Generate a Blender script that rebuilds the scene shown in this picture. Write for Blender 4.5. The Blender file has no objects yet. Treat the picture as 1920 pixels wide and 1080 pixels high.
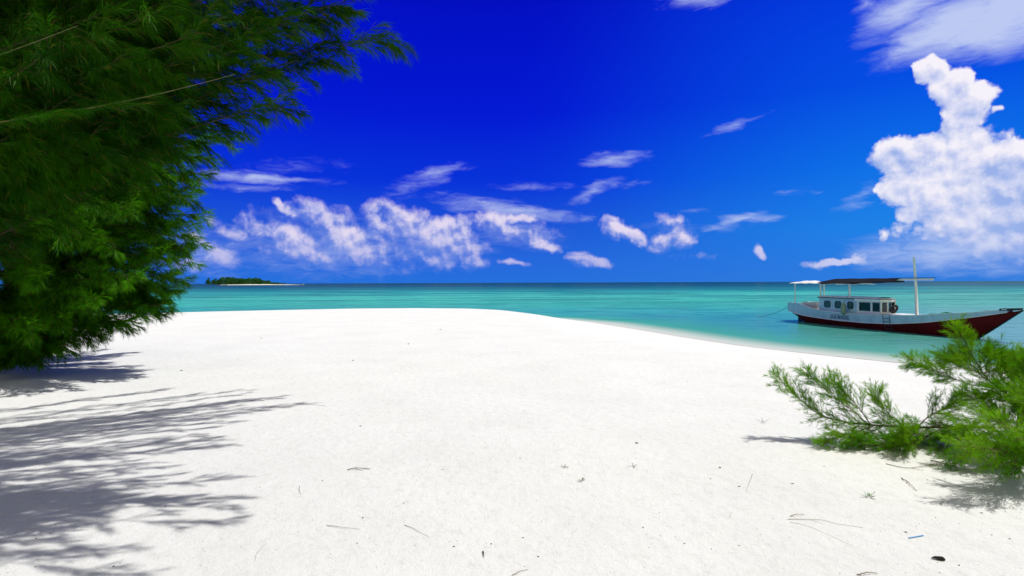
import bpy, math, random
import numpy as np
from math import radians, sin, cos, pi, sqrt, atan2
from mathutils import Vector, Matrix

random.seed(7)
rng = np.random.default_rng(11)
scene = bpy.context.scene
col = scene.collection

# ------------------------------------------------------------------ camera
CAMZ = 1.7
FPX = 1920 * 20.0 / 36.0
ROLL = radians(0.207)
PITCH = radians(-0.537)
cd = bpy.data.cameras.new("camera")
cd.lens = 20.0
cd.sensor_width = 36.0
cd.clip_start = 0.05
cd.clip_end = 60000.0
cam = bpy.data.objects.new("camera", cd)
col.objects.link(cam)
cam.location = (0, 0, CAMZ)
Fv = np.array([0, cos(PITCH), sin(PITCH)])
Rv = np.array([1.0, 0, 0])
Uv = np.cross(Rv, Fv)
R2 = Rv * cos(ROLL) - Uv * sin(ROLL)
U2 = Uv * cos(ROLL) + Rv * sin(ROLL)
cam.rotation_euler = Matrix([[R2[i], U2[i], -Fv[i]] for i in range(3)]).to_euler()
scene.camera = cam


def ray(x, y):
    d = Fv * FPX + R2 * (x - 960) - U2 * (y - 540)
    return d / d[1]


def P(x, y, Y):
    return np.array([0, 0, CAMZ]) + ray(x, y) * Y


def G(x, y, z=0.0):
    d = ray(x, y)
    return np.array([0, 0, CAMZ]) + d * ((z - CAMZ) / d[2])


# ------------------------------------------------------------------ colours
def lin(c):
    c = c / 255.0
    return c / 12.92 if c <= 0.04045 else ((c + 0.055) / 1.055) ** 2.4


def rgb(r, g, b):
    return (lin(r), lin(g), lin(b), 1.0)


# ------------------------------------------------------------------ node helper
class NT:
    def __init__(s, tree):
        s.t = tree
        s.n = tree.nodes
        s.l = tree.links

    def new(s, kind, **kw):
        nd = s.n.new(kind)
        for k, v in kw.items():
            setattr(nd, k, v)
        return nd

    def put(s, sock, v):
        if isinstance(v, bpy.types.NodeSocket):
            s.l.new(v, sock)
        elif v is not None:
            sock.default_value = v

    def math(s, op, a, b=None, c=None, clamp=False):
        nd = s.new("ShaderNodeMath", operation=op, use_clamp=clamp)
        s.put(nd.inputs[0], a)
        if b is not None:
            s.put(nd.inputs[1], b)
        if c is not None:
            s.put(nd.inputs[2], c)
        return nd.outputs[0]

    def vmath(s, op, a, b=None, scale=None):
        nd = s.new("ShaderNodeVectorMath", operation=op)
        s.put(nd.inputs[0], a)
        if b is not None:
            s.put(nd.inputs[1], b)
        if scale is not None:
            s.put(nd.inputs[3], scale)
        return nd.outputs[0]

    def maprange(s, v, a, b, c=0.0, d=1.0, mode="SMOOTHSTEP"):
        nd = s.new("ShaderNodeMapRange", interpolation_type=mode)
        s.put(nd.inputs[0], v)
        for i, q in enumerate((a, b, c, d)):
            s.put(nd.inputs[i + 1], q)
        return nd.outputs[0]

    def mix(s, f, a, b, blend="MIX"):
        nd = s.new("ShaderNodeMix", data_type="RGBA", blend_type=blend)
        s.put(nd.inputs[0], f)
        s.put(nd.inputs[6], a)
        s.put(nd.inputs[7], b)
        return nd.outputs[2]

    def ramp(s, v, stops, mode="LINEAR"):
        nd = s.new("ShaderNodeValToRGB")
        cr = nd.color_ramp
        cr.interpolation = mode
        while len(cr.elements) < len(stops):
            cr.elements.new(0.5)
        for e, (p, c) in zip(cr.elements, stops):
            e.position = p
            e.color = c
        s.put(nd.inputs[0], v)
        return nd.outputs[0]

    def noise(s, vec, scale, detail=4, rough=0.55, dim="3D", dist=0.0, color=False):
        nd = s.new("ShaderNodeTexNoise", noise_dimensions=dim)
        s.put(nd.inputs["Vector"], vec)
        s.put(nd.inputs["Scale"], scale)
        s.put(nd.inputs["Detail"], detail)
        s.put(nd.inputs["Roughness"], rough)
        s.put(nd.inputs["Distortion"], dist)
        return nd.outputs[1 if color else 0]


# ------------------------------------------------------------------ sun and sky
SUN = Vector((0.40, 0.13, 0.90)).normalized()
sun_el = math.asin(SUN.z)
sun_az = atan2(SUN.x, SUN.y)
sd = bpy.data.lights.new("sun", "SUN")
sd.energy = 3.85
sd.angle = radians(0.53)
sd.color = (1.0, 0.985, 0.925)
so = bpy.data.objects.new("sun", sd)
col.objects.link(so)
so.rotation_euler = SUN.to_track_quat("Z", "Y").to_euler()

scene.view_settings.view_transform = "Standard"
scene.view_settings.look = "None"
scene.view_settings.gamma = 1.0
scene.view_settings.exposure = 0.0

# clouds of the sky: (px centre, px radii, rotation in degrees, strength), turned
# into azimuth and elevation of the real sky below
CUM = [
    (650, 450, 120, 50, 20, .58), (795, 456, 120, 52, 10, .60), (545, 450, 96, 40, 24, .52), (985, 434, 76, 28, 12, .45), (395, 470, 80, 34, 10, .40), (1870, 400, 130, 66, 0, .70), (1800, 300, 110, 60, 0, .75), (1260, 440, 50, 30, 0, .42), (1300, 482, 80, 14, 0, .22),
    (1748, 132, 34, 26, 30, 1.0), (1785, 160, 42, 32, 30, 1.0), (1825, 182, 44, 30, 10, 1.0),
    (1812, 210, 40, 34, 60, .85), (1795, 250, 38, 34, 0, .62), (1868, 208, 16, 10, -30, .45),
    (1685, 292, 52, 34, 5, 1.0), (1745, 292, 52, 40, 0, .9), (1815, 285, 60, 45, 10, 1.0), (1880, 310, 80, 48, 10, 1.05),
    (1960, 330, 90, 70, 0, 1.1), (1700, 350, 50, 34, 0, .95), (1735, 375, 48, 45, -20, .8), (1705, 400, 22, 22, 0, .6),
    (1820, 370, 100, 70, 0, 1.0), (1900, 400, 100, 80, 0, 1.1), (1785, 418, 74, 44, 0, .62), (1870, 446, 96, 32, 0, .85),
    (1960, 440, 90, 40, 0, .9), (1690, 428, 40, 26, -50, .34), (1655, 436, 24, 14, -50, .34),
    (735, 414, 52, 34, 20, 1.0), (775, 440, 60, 42, 30, .9), (835, 434, 60, 28, 0, .85), (815, 464, 72, 36, 20, .8),
    (872, 470, 34, 26, 40, .85), (882, 496, 34, 14, 0, .7), (700, 440, 60, 30, 0, .55),
    (525, 388, 20, 9, 35, .75), (556, 400, 34, 12, 20, .75), (610, 420, 66, 30, 30, .9), (650, 452, 60, 36, 30, .85),
    (682, 480, 38, 24, 45, .85), (640, 470, 50, 26, 0, .5),
    (495, 430, 50, 20, 25, .72), (545, 456, 58, 23, 33, .85), (590, 482, 54, 19, 28, .8), (440, 436, 36, 18, 0, .45),
    (370, 452, 34, 12, 25, .75), (408, 482, 40, 22, 10, .72), (350, 495, 60, 24, 0, .5), (400, 415, 16, 14, 0, .35),
    (925, 418, 46, 18, 5, .8), (970, 410, 34, 12, 0, .8), (985, 440, 50, 20, 25, .7), (1022, 460, 32, 16, 20, .72),
    (1170, 436, 44, 18, 25, .9), (1192, 448, 26, 15, 20, .85), (1262, 448, 40, 22, 5, .9), (1240, 462, 28, 14, 0, .75), (1255, 415, 40, 14, 10, .45),
    (1105, 491, 40, 12, 2, .9), (1090, 480, 22, 8, 0, .5), (1423, 471, 11, 17, -30, .8), (1560, 492, 60, 9, -4, .62), (1612, 480, 40, 20, -20, .30),
    (965, 491, 34, 6, 0, .6), (1150, 412, 26, 10, 0, .45),
]
WISP = [
    (1690, 20, 110, 46, -18, 1.1), (1790, 46, 140, 58, -14, 1.5), (1880, 30, 130, 70, -12, 1.6), (1960, -20, 180, 100, 0, 1.6),
    (1720, 78, 90, 26, -25, .85), (1840, 90, 80, 26, 0, .5), (1330, -6, 90, 18, 0, .8), (1620, 8, 40, 20, 0, .6),
    (960, 394, 120, 15, 8, .95), (900, 380, 60, 9, 14, .7), (495, 333, 120, 11, 1, 1.0), (450, 350, 100, 10, 0, .55), (825, 322, 66, 13, -12, .75),
    (790, 345, 70, 20, -25, .5), (1148, 299, 64, 12, -3, .85), (1120, 356, 50, 13, -24, .75), (1180, 342, 40, 7, -8, .4),
    (1400, 411, 66, 10, -3, .85), (1345, 424, 48, 9, 0, .6), (1385, 235, 70, 8, -14, .55), (1480, 362, 44, 6, -8, .5), (1610, 370, 50, 16, -35, .5),
    (1000, 350, 80, 10, 0, .45), (1095, 408, 26, 8, 0, .6), (1310, 398, 40, 7, 0, .4), (560, 310, 120, 16, -5, .3), (600, 405, 160, 26, 0, .32),
    (620, 470, 240, 60, 0, .48), (400, 470, 110, 60, 0, .48), (800, 455, 150, 55, 0, .42), (960, 438, 120, 36, 8, .42), (1760, 470, 190, 46, 0, .9),
    (1640, 490, 90, 26, 0, .5), (1860, 500, 140, 26, 0, .5), (1240, 430, 120, 30, 0, .25),
]


def azel(x, y):
    d = ray(x, y)
    return math.atan2(d[0], 1.0), math.atan2(d[2], math.hypot(d[0], 1.0))


def blob_chain(t, vec, blobs, grow=1.0, k=0.0):
    acc = None
    for (x, y, rx, ry, rot, st) in blobs:
        a, e = azel(x, y)
        a2, _ = azel(x + rx, y)
        _, e2 = azel(x, y - ry)
        mp = t.new("ShaderNodeMapping", vector_type="TEXTURE")
        t.put(mp.inputs[0], vec)
        mp.inputs[1].default_value = (a, e, 0)
        mp.inputs[2].default_value = (0, 0, -radians(rot))
        mp.inputs[3].default_value = (abs(a2 - a) * grow * 1.3, abs(e2 - e) * grow * 1.3, 1)
        g = t.new("ShaderNodeTexGradient", gradient_type="SPHERICAL")
        t.put(g.inputs[0], mp.outputs[0])
        if acc is None:
            acc = t.math("MULTIPLY", g.outputs[1], st)
        else:
            sm = t.new("ShaderNodeMath", operation="SMOOTH_MAX" if k else "MAXIMUM")
            t.put(sm.inputs[0], t.math("MULTIPLY", g.outputs[1], st))
            t.put(sm.inputs[1], acc)
            sm.inputs[2].default_value = k
            acc = sm.outputs[0]
    return acc


def cumulus_group():
    ng = bpy.data.node_groups.new("cumulus_density", "ShaderNodeTree")
    ng.interface.new_socket("Vector", in_out="INPUT", socket_type="NodeSocketVector")
    ng.interface.new_socket("Density", in_out="OUTPUT", socket_type="NodeSocketFloat")
    t = NT(ng)
    gi = t.new("NodeGroupInput")
    go = t.new("NodeGroupOutput")
    v = gi.outputs[0]
    w1 = t.vmath("SUBTRACT", t.noise(v, 24.0, 4, 0.55, dim="2D", color=True), (0.5, 0.5, 0.5))
    vw = t.vmath("ADD", v, t.vmath("SCALE", w1, scale=0.024))
    base = blob_chain(t, vw, CUM, 1.12, 0.05)
    vo = t.new("ShaderNodeTexVoronoi", feature="F1", voronoi_dimensions="2D")
    t.put(vo.inputs["Vector"], vw)
    vo.inputs["Scale"].default_value = 42.0
    if "Detail" in vo.inputs:
        vo.inputs["Detail"].default_value = 2.0
        vo.inputs["Roughness"].default_value = 0.6
    bil = t.math("SUBTRACT", 0.45, vo.outputs[0])
    fb = t.math("SUBTRACT", t.noise(vw, 26.0, 7, 0.56, dim="2D"), 0.5)
    solid = t.math("MINIMUM", t.math("MULTIPLY", base, 2.1), 1.0)
    d = t.math("MULTIPLY_ADD", bil, 0.30, solid)
    d = t.math("MULTIPLY_ADD", fb, 0.66, d)
    d = t.math("SUBTRACT", d, t.maprange(base, 0.0, 0.14, 0.6, 0.0))
    t.put(go.inputs[0], d)
    return ng


world = bpy.data.worlds.new("World")
scene.world = world
world.use_nodes = True
wt = NT(world.node_tree)
world.node_tree.nodes.clear()
tc = wt.new("ShaderNodeTexCoord")
sep = wt.new("ShaderNodeSeparateXYZ")
wt.put(sep.inputs[0], tc.outputs["Generated"])
DX, DY, DZ = sep.outputs
AZ = wt.math("ARCTAN2", DX, DY)
EL = wt.math("ARCSINE", DZ)
cmb = wt.new("ShaderNodeCombineXYZ")
wt.put(cmb.inputs[0], AZ)
wt.put(cmb.inputs[1], EL)
AE = cmb.outputs[0]
nishita = wt.new("ShaderNodeTexSky", sky_type="NISHITA")
nishita.sun_disc = False
nishita.sun_elevation = sun_el
nishita.sun_rotation = sun_az
nishita.air_density = 1.0
nishita.dust_density = 0.3
nishita.ozone_density = 1.0
nis = wt.vmath("SCALE", nishita.outputs[0], scale=0.05)
e01 = wt.math("DIVIDE", EL, radians(30), clamp=True)
deep = wt.ramp(e01, [(0.0, rgb(34, 112, 220)), (0.05, rgb(34, 106, 222)), (0.16, rgb(26, 88, 216)), (0.33, rgb(2, 50, 218)), (0.55, rgb(0, 22, 212)), (0.95, rgb(0, 8, 190))])
lite = wt.ramp(e01, [(0.0, rgb(44, 124, 222)), (0.05, rgb(38, 124, 226)), (0.16, rgb(26, 130, 232)), (0.33, rgb(8, 112, 232)), (0.55, rgb(0, 78, 228)), (0.95, rgb(0, 44, 220))])
azw = wt.noise(AE, 2.0, 2, 0.5, dim="2D")
azf = wt.maprange(wt.math("MULTIPLY_ADD", azw, 0.12, AZ), radians(3), radians(40))
grade = wt.mix(azf, deep, lite)
# warm cloud added to the unseen sky behind and overhead to neutralise shadows
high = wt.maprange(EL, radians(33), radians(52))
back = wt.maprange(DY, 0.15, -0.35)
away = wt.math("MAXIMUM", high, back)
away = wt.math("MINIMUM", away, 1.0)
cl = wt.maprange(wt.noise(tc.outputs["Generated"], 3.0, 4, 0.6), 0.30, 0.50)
fillsky = wt.mix(cl, nis, (0.36, 0.355, 0.235, 1))
skyc = wt.mix(0.012, grade, nis)

# thin wisps
stretch = wt.new("ShaderNodeMapping", vector_type="POINT")
wt.put(stretch.inputs[0], AE)
stretch.inputs[2].default_value = (0, 0, radians(-9))
stretch.inputs[3].default_value = (1.0, 3.6, 1.0)
ww = wt.vmath("SUBTRACT", wt.noise(stretch.outputs[0], 9.0, 4, 0.6, color=True, dim="2D"), (0.5, 0.5, 0.5))
ww = wt.vmath("MULTIPLY", ww, (0.10, 0.03, 0.0))
AEw = wt.vmath("ADD", AE, ww)
wb = blob_chain(wt, AEw, WISP, 1.15)
wn = wt.noise(stretch.outputs[0], 22.0, 7, 0.65, dist=0.6, dim="2D")
wd = wt.math("MULTIPLY_ADD", wt.math("SUBTRACT", wn, 0.5), 0.66, wb)
walpha = wt.maprange(wd, 0.10, 1.25, 0.0, 0.84)
walpha = wt.math("MULTIPLY", walpha, wt.maprange(wb, 0.02, 0.25))
skyc = wt.mix(walpha, skyc, (0.60, 0.69, 0.92, 1))

# cumulus
grp = cumulus_group()
g1 = wt.new("ShaderNodeGroup")
g1.node_tree = grp
wt.put(g1.inputs[0], AE)
g2 = wt.new("ShaderNodeGroup")
g2.node_tree = grp
wt.put(g2.inputs[0], wt.vmath("ADD", AE, (0.0045, 0.013, 0.0)))
D1 = g1.outputs[0]
dd = wt.math("SUBTRACT", D1, g2.outputs[0])
rightf = wt.maprange(AZ, radians(20), radians(34))
calpha = wt.maprange(D1, wt.math("MULTIPLY_ADD", rightf, 0.08, 0.12), wt.math("MULTIPLY_ADD", rightf, -0.42, 1.0))
lown = wt.math("SUBTRACT", wt.noise(AE, 13.0, 3, 0.5, dim="2D"), 0.5)
mid = wt.math("SUBTRACT", wt.noise(AE, 34.0, 4, 0.55, dim="2D"), wt.noise(wt.vmath("ADD", AE, (0.004, 0.010, 0.0)), 34.0, 4, 0.55, dim="2D"))
fall = wt.maprange(EL, radians(2.0), radians(19.0), -0.10, 0.16, mode="LINEAR")
lit = wt.math("MULTIPLY_ADD", lown, 0.85, wt.math("MULTIPLY_ADD", mid, 1.1, wt.math("MULTIPLY", dd, 0.55)))
lit = wt.maprange(wt.math("ADD", lit, fall), -0.42, 0.42, mode="LINEAR")
shade_c = wt.mix(rightf, rgb(112, 146, 228), rgb(160, 182, 234))
lit_c = wt.mix(rightf, rgb(230, 220, 242), rgb(250, 245, 252))
cumc = wt.mix(lit, shade_c, lit_c)
lowf = wt.maprange(EL, radians(1.5), radians(5.0), 0.60, 1.0)
opq = wt.math("MULTIPLY", calpha, wt.math("MULTIPLY", lowf, wt.maprange(lit, 0.1, 0.75, wt.math("MULTIPLY_ADD", rightf, 0.50, 0.42), 0.96)))
skyc = wt.mix(opq, skyc, cumc)
bg = wt.new("ShaderNodeBackground")
wt.put(bg.inputs[0], skyc)
bg.inputs[1].default_value = 1.0
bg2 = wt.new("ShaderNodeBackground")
wt.put(bg2.inputs[0], fillsky)
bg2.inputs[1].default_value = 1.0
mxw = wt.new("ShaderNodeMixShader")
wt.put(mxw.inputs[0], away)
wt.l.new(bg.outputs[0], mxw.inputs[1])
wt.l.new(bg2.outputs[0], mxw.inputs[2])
wo = wt.new("ShaderNodeOutputWorld")
wt.l.new(mxw.outputs[0], wo.inputs[0])
world.cycles.sampling_method = "MANUAL"
world.cycles.sample_map_resolution = 256
scene.cycles.max_bounces = 6
scene.cycles.diffuse_bounces = 2
scene.cycles.transparent_max_bounces = 12


# ------------------------------------------------------------------ objects helper
def tag(o, label=None, cat=None, group=None, kind=None):
    if label:
        o["label"] = label
    if cat:
        o["category"] = cat
    if group:
        o["group"] = group
    if kind:
        o["kind"] = kind
    return o


def link(name, me, mat=None, parent=None):
    o = bpy.data.objects.new(name, me)
    if mat is not None and me is not None:
        me.materials.append(mat)
    col.objects.link(o)
    if parent is not None:
        o.parent = parent
    return o


def empty(name, loc=(0, 0, 0), rz=0.0):
    o = bpy.data.objects.new(name, None)
    o.empty_display_size = 0.1
    col.objects.link(o)
    o.location = loc
    o.rotation_euler = (0, 0, rz)
    return o


def np_mesh(name, V, F, smooth=False):
    """F: (n,k) int array"""
    me = bpy.data.meshes.new(name)
    V = np.asarray(V, dtype=np.float32)
    F = np.asarray(F, dtype=np.int32)
    n, k = F.shape
    me.vertices.add(len(V))
    me.vertices.foreach_set("co", V.ravel())
    me.loops.add(n * k)
    me.loops.foreach_set("vertex_index", F.ravel())
    me.polygons.add(n)
    me.polygons.foreach_set("loop_start", np.arange(n, dtype=np.int32) * k)
    if smooth:
        me.polygons.foreach_set("use_smooth", np.ones(n, dtype=bool))
    me.update(calc_edges=True)
    return me


class MB:
    def __init__(s):
        s.v = []
        s.f = []

    def add(s, vs, fs):
        b = len(s.v)
        s.v += [tuple(map(float, v)) for v in vs]
        s.f += [tuple(i + b for i in f) for f in fs]

    def box(s, x0, x1, y0, y1, z0, z1):
        s.add([(x0, y0, z0), (x1, y0, z0), (x1, y1, z0), (x0, y1, z0), (x0, y0, z1), (x1, y0, z1), (x1, y1, z1), (x0, y1, z1)],
              [(0, 3, 2, 1), (4, 5, 6, 7), (0, 1, 5, 4), (1, 2, 6, 5), (2, 3, 7, 6), (3, 0, 4, 7)])

    def prism(s, poly, z0, z1):
        n = len(poly)
        vs = [(x, y, z0) for x, y in poly] + [(x, y, z1) for x, y in poly]
        fs = [tuple(reversed(range(n))), tuple(range(n, 2 * n))] + [(i, (i + 1) % n, (i + 1) % n + n, i + n) for i in range(n)]
        s.add(vs, fs)

    def tube(s, pts, r, n=8, r1=None, cap=True):
        pts = [Vector(p) for p in pts]
        m = len(pts)
        base = len(s.v)
        up = Vector((0, 0, 1))
        for i, p in enumerate(pts):
            t = (pts[min(i + 1, m - 1)] - pts[max(i - 1, 0)])
            if t.length < 1e-9:
                t = Vector((0, 0, 1))
            t.normalize()
            a = t.cross(up if abs(t.z) < 0.95 else Vector((1, 0, 0))).normalized()
            b = t.cross(a)
            rr = r[i] if isinstance(r, (list, tuple)) else (r if r1 is None else r + (r1 - r) * i / max(1, m - 1))
            for k in range(n):
                q = p + (a * cos(2 * pi * k / n) + b * sin(2 * pi * k / n)) * rr
                s.v.append(tuple(q))
        for i in range(m - 1):
            for k in range(n):
                k2 = (k + 1) % n
                s.f.append((base + i * n + k, base + i * n + k2, base + (i + 1) * n + k2, base + (i + 1) * n + k))
        if cap:
            s.f.append(tuple(base + k for k in range(n)))
            s.f.append(tuple(base + (m - 1) * n + k for k in reversed(range(n))))

    def build(s, name, mat, parent=None, smooth=False, bevel=0.0):
        me = bpy.data.meshes.new(name)
        me.from_pydata(s.v, [], s.f)
        me.update()
        if smooth:
            me.polygons.foreach_set("use_smooth", [True] * len(me.polygons))
        o = link(name, me, mat, parent)
        if bevel:
            bm = o.modifiers.new("bevel", "BEVEL")
            bm.width = bevel
            bm.segments = 2
            bm.limit_method = "ANGLE"
        return o


def material(name):
    m = bpy.data.materials.new(name)
    m.use_nodes = True
    m.node_tree.nodes.clear()
    return m, NT(m.node_tree)


def principled(name, base, rough=0.6, var=0.0, vscale=8.0, bump=0.0, bscale=40.0, metal=0.0, spec=0.4, second=None):
    m, t = material(name)
    b = t.new("ShaderNodeBsdfPrincipled")
    tcn = t.new("ShaderNodeTexCoord")
    ov = tcn.outputs["Object"]
    c = base
    if var or second:
        n = t.noise(ov, vscale, 6, 0.65)
        f = t.maprange(n, 0.38, 0.66)
        c2 = second or tuple(x * (1 - var) for x in base[:3]) + (1,)
        c = t.mix(f, base, c2)
    t.put(b.inputs["Base Color"], c)
    b.inputs["Roughness"].default_value = rough
    b.inputs["Metallic"].default_value = metal
    b.inputs["Specular IOR Level"].default_value = spec
    if bump:
        bn = t.new("ShaderNodeBump")
        bn.inputs["Strength"].default_value = bump
        bn.inputs["Distance"].default_value = 0.02
        t.put(bn.inputs["Height"], t.noise(ov, bscale, 5, 0.6))
        t.put(b.inputs["Normal"], bn.outputs[0])
    o = t.new("ShaderNodeOutputMaterial")
    t.l.new(b.outputs[0], o.inputs[0])
    return m


# ------------------------------------------------------------------ sand and sea shape
WZ = -0.9
SHORE = np.array([(90, -60), (60, -8), (32, 6), (22, 11.6), (14.9, 16.0), (12.6, 18.0), (10.9, 20.6), (9.6, 23.0), (8.4, 26.6), (7.4, 30.6), (5.8, 36.0),
                  (3.2, 40.0), (-1, 42.8), (-6, 44.2), (-12, 43.6), (-18, 41.2), (-26, 37.2), (-36, 34.5), (-52, 36), (-80, 46), (-140, 60), (-200, 40), (-200, -200), (90, -200)], float)


def shore_dist(X, Y):
    X = np.asarray(X, float)
    Y = np.asarray(Y, float)
    best = np.full(X.shape, 1e9)
    inside = np.zeros(X.shape, bool)
    n = len(SHORE)
    for i in range(n):
        a = SHORE[i]
        b = SHORE[(i + 1) % n]
        ab = b - a
        t = np.clip(((X - a[0]) * ab[0] + (Y - a[1]) * ab[1]) / (ab @ ab), 0, 1)
        d = np.hypot(X - a[0] - t * ab[0], Y - a[1] - t * ab[1])
        best = np.minimum(best, d)
        c = ((a[1] > Y) != (b[1] > Y))
        with np.errstate(divide="ignore", invalid="ignore"):
            xi = a[0] + (Y - a[1]) * ab[0] / (ab[1] if ab[1] != 0 else 1e-9)
        inside ^= (c & (X < xi))
    return np.where(inside, best, -best)


_ph = rng.uniform(0, 6.28, (14, 2))
_an = rng.uniform(0, pi, 14)


def sandz(X, Y):
    X = np.asarray(X, float)
    Y = np.asarray(Y, float)
    s = shore_dist(X, Y)
    # gentler beach on the right, steeper rim at the far left
    g = np.clip((X + 3) / 9, 0, 1)
    g = g * g * (3 - 2 * g)
    L = 6.5 + 4.0 * g
    t = np.clip(s / L, 0, 1)
    z_in = -0.93 + 0.95 * (1 - (1 - t) ** (2.0 - 0.55 * g))
    z_out = -0.93 - 0.075 * np.minimum(-s, 60)
    z = np.where(s > 0, z_in, z_out)
    u = np.zeros(X.shape)
    for i in range(14):
        k = 0.5 * 1.42 ** i
        amp = 0.055 / (k ** 0.95)
        if k > 20:
            break
        u += np.sin(X * k * cos(_an[i]) + Y * k * sin(_an[i]) + _ph[i, 0]) * amp * 0.5
    fade = np.clip(s / 5, 0, 1) * np.clip(1.2 - (Y - 14) / 14, 0.08, 1)
    z = z + u * fade * 0.32
    # low mound of sand gathered round the shrub
    z = z + 0.10 * np.exp(-(((X - 4.3) / 1.0) ** 2 + ((Y - 5.6) / 0.5) ** 2))
    return z


def axis(lo, hi, c, h0, g):
    a = [0.0]
    st = h0
    while a[-1] < hi - c:
        a.append(a[-1] + st)
        st *= g
    b = [0.0]
    st = h0
    while b[-1] < c - lo:
        b.append(b[-1] + st)
        st *= g
    return np.array(sorted(set([c - q for q in b] + [c + q for q in a])))


def grid_mesh(name, xs, ys, zf):
    X, Y = np.meshgrid(xs, ys)
    Z = zf(X, Y)
    V = np.stack([X, Y, Z], -1).reshape(-1, 3)
    ny, nx = X.shape
    i = np.arange(ny - 1)[:, None] * nx + np.arange(nx - 1)[None, :]
    F = np.stack([i, i + 1, i + nx + 1, i + nx], -1).reshape(-1, 4)
    return np_mesh(name, V, F, True), X, Y


xs = axis(-30000, 30000, 0.0, 0.07, 1.018)
ys = axis(-3000, 40000, 5.0, 0.07, 1.018)
sand_me, _, _ = grid_mesh("sand_beach", xs, ys, sandz)

# sand material
sand_m, t = material("white_sand")
geo = t.new("ShaderNodeNewGeometry")
pos = geo.outputs["Position"]
n1 = t.noise(pos, 0.7, 5, 0.6)
n2 = t.noise(pos, 9.0, 6, 0.7)
c = t.mix(t.maprange(n1, 0.35, 0.7), (0.80, 0.795, 0.775, 1), (0.76, 0.752, 0.733, 1))
c = t.mix(t.maprange(n2, 0.50, 0.74, 0, 0.40), c, (0.60, 0.58, 0.55, 1))
c = t.mix(t.maprange(t.noise(pos, 160.0, 3, 0.7), 0.50, 0.70, 0, 0.32), c, (0.55, 0.53, 0.50, 1))
# darker grains and crumbs of leaf
vo = t.new("ShaderNodeTexVoronoi")
t.put(vo.inputs["Vector"], pos)
vo.inputs["Scale"].default_value = 30.0
vo.inputs["Randomness"].default_value = 1.0
sepc = t.new("ShaderNodeSeparateColor")
t.put(sepc.inputs[0], vo.outputs["Color"])
rare = t.math("GREATER_THAN", sepc.outputs[0], 0.80)
sz = t.math("MULTIPLY_ADD", sepc.outputs[1], 0.13, 0.03)
dot = t.math("LESS_THAN", vo.outputs["Distance"], sz)
c = t.mix(t.math("MULTIPLY", t.math("MULTIPLY", rare, dot), t.math("MULTIPLY_ADD", sepc.outputs[2], 0.75, 0.1)), c, (0.22, 0.17, 0.13, 1))
# leaf litter tint below the trees at the left and round the shrub
sp = t.new("ShaderNodeSeparateXYZ")
t.put(sp.inputs[0], pos)
px_, py_, pz_ = sp.outputs
wet = t.maprange(pz_, -0.90, -0.70, 1.0, 0.0)
wetn = t.math("MULTIPLY", wet, t.maprange(n1, 0.2, 0.6, 0.75, 1.0))
c = t.mix(t.math("MULTIPLY", wetn, 0.75), c, (0.62, 0.58, 0.53, 1))
bs = t.new("ShaderNodeBsdfPrincipled")
t.put(bs.inputs["Base Color"], c)
t.put(bs.inputs["Roughness"], t.math("MULTIPLY_ADD", wetn, -0.4, 0.95))
bs.inputs["Specular IOR Level"].default_value = 0.15
b1 = t.new("ShaderNodeBump")
b1.inputs["Strength"].default_value = 0.75
b1.inputs["Distance"].default_value = 0.035
t.put(b1.inputs["Height"], t.noise(pos, 7.0, 8, 0.68))
b2 = t.new("ShaderNodeBump")
b2.inputs["Strength"].default_value = 0.8
b2.inputs["Distance"].default_value = 0.006
t.put(b2.inputs["Height"], t.noise(pos, 90.0, 4, 0.7))
t.l.new(b1.outputs[0], b2.inputs["Normal"])
t.put(bs.inputs["Normal"], b2.outputs[0])
om = t.new("ShaderNodeOutputMaterial")
t.l.new(bs.outputs[0], om.inputs[0])
tag(link("sand_beach", sand_me, sand_m), kind="structure")

# sea
wxs = axis(-30000, 30000, 8.0, 0.35, 1.03)
wys = axis(5, 40000, 30.0, 0.35, 1.03)
sea_me, WX, WY = grid_mesh("sea", wxs, wys, lambda X, Y: np.full(X.shape, WZ))
dep = (WZ - sandz(WX, WY)).astype(np.float32)
at = sea_me.attributes.new("depth", "FLOAT", "POINT")
at.data.foreach_set("value", dep.ravel())
sea_m, t = material("sea_water")
geo = t.new("ShaderNodeNewGeometry")
pos = geo.outputs["Position"]
sp = t.new("ShaderNodeSeparateXYZ")
t.put(sp.inputs[0], pos)
px_, py_, pz_ = sp.outputs
att = t.new("ShaderNodeAttribute", attribute_name="depth")
depth = att.outputs["Fac"]
lg = t.math("LOGARITHM", t.math("MAXIMUM", py_, 1.0), 10.0)
mpw = t.new("ShaderNodeMapping")
t.put(mpw.inputs[0], pos)
mpw.inputs[3].default_value = (0.30, 1.0, 1.0)
pw = mpw.outputs[0]
reef = t.noise(pw, 0.028, 6, 0.62)
lgn = t.math("MULTIPLY_ADD", t.math("SUBTRACT", reef, 0.5), 0.75, lg)
u = t.maprange(lgn, 1.3, 2.9, mode="LINEAR")
body = t.ramp(u, [(0.0, (0.05, 0.29, 0.235, 1)), (0.14, (0.05, 0.31, 0.26, 1)), (0.28, (0.050, 0.38, 0.34, 1)), (0.46, (0.08, 0.50, 0.43, 1)), (0.56, (0.035, 0.34, 0.36, 1)), (0.68, (0.015, 0.14, 0.22, 1)), (0.80, (0.004, 0.042, 0.14, 1)), (1.0, (0.002, 0.022, 0.105, 1))])
# greyer, paler water at the right
rt = t.maprange(t.math("DIVIDE", px_, t.math("MAXIMUM", py_, 1.0)), 0.25, 0.95)
rt = t.math("MULTIPLY", rt, t.maprange(u, 0.4, 0.6, 1.0, 0.25))
body = t.mix(t.math("MULTIPLY", rt, 0.65), body, (0.12, 0.35, 0.34, 1))
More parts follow.
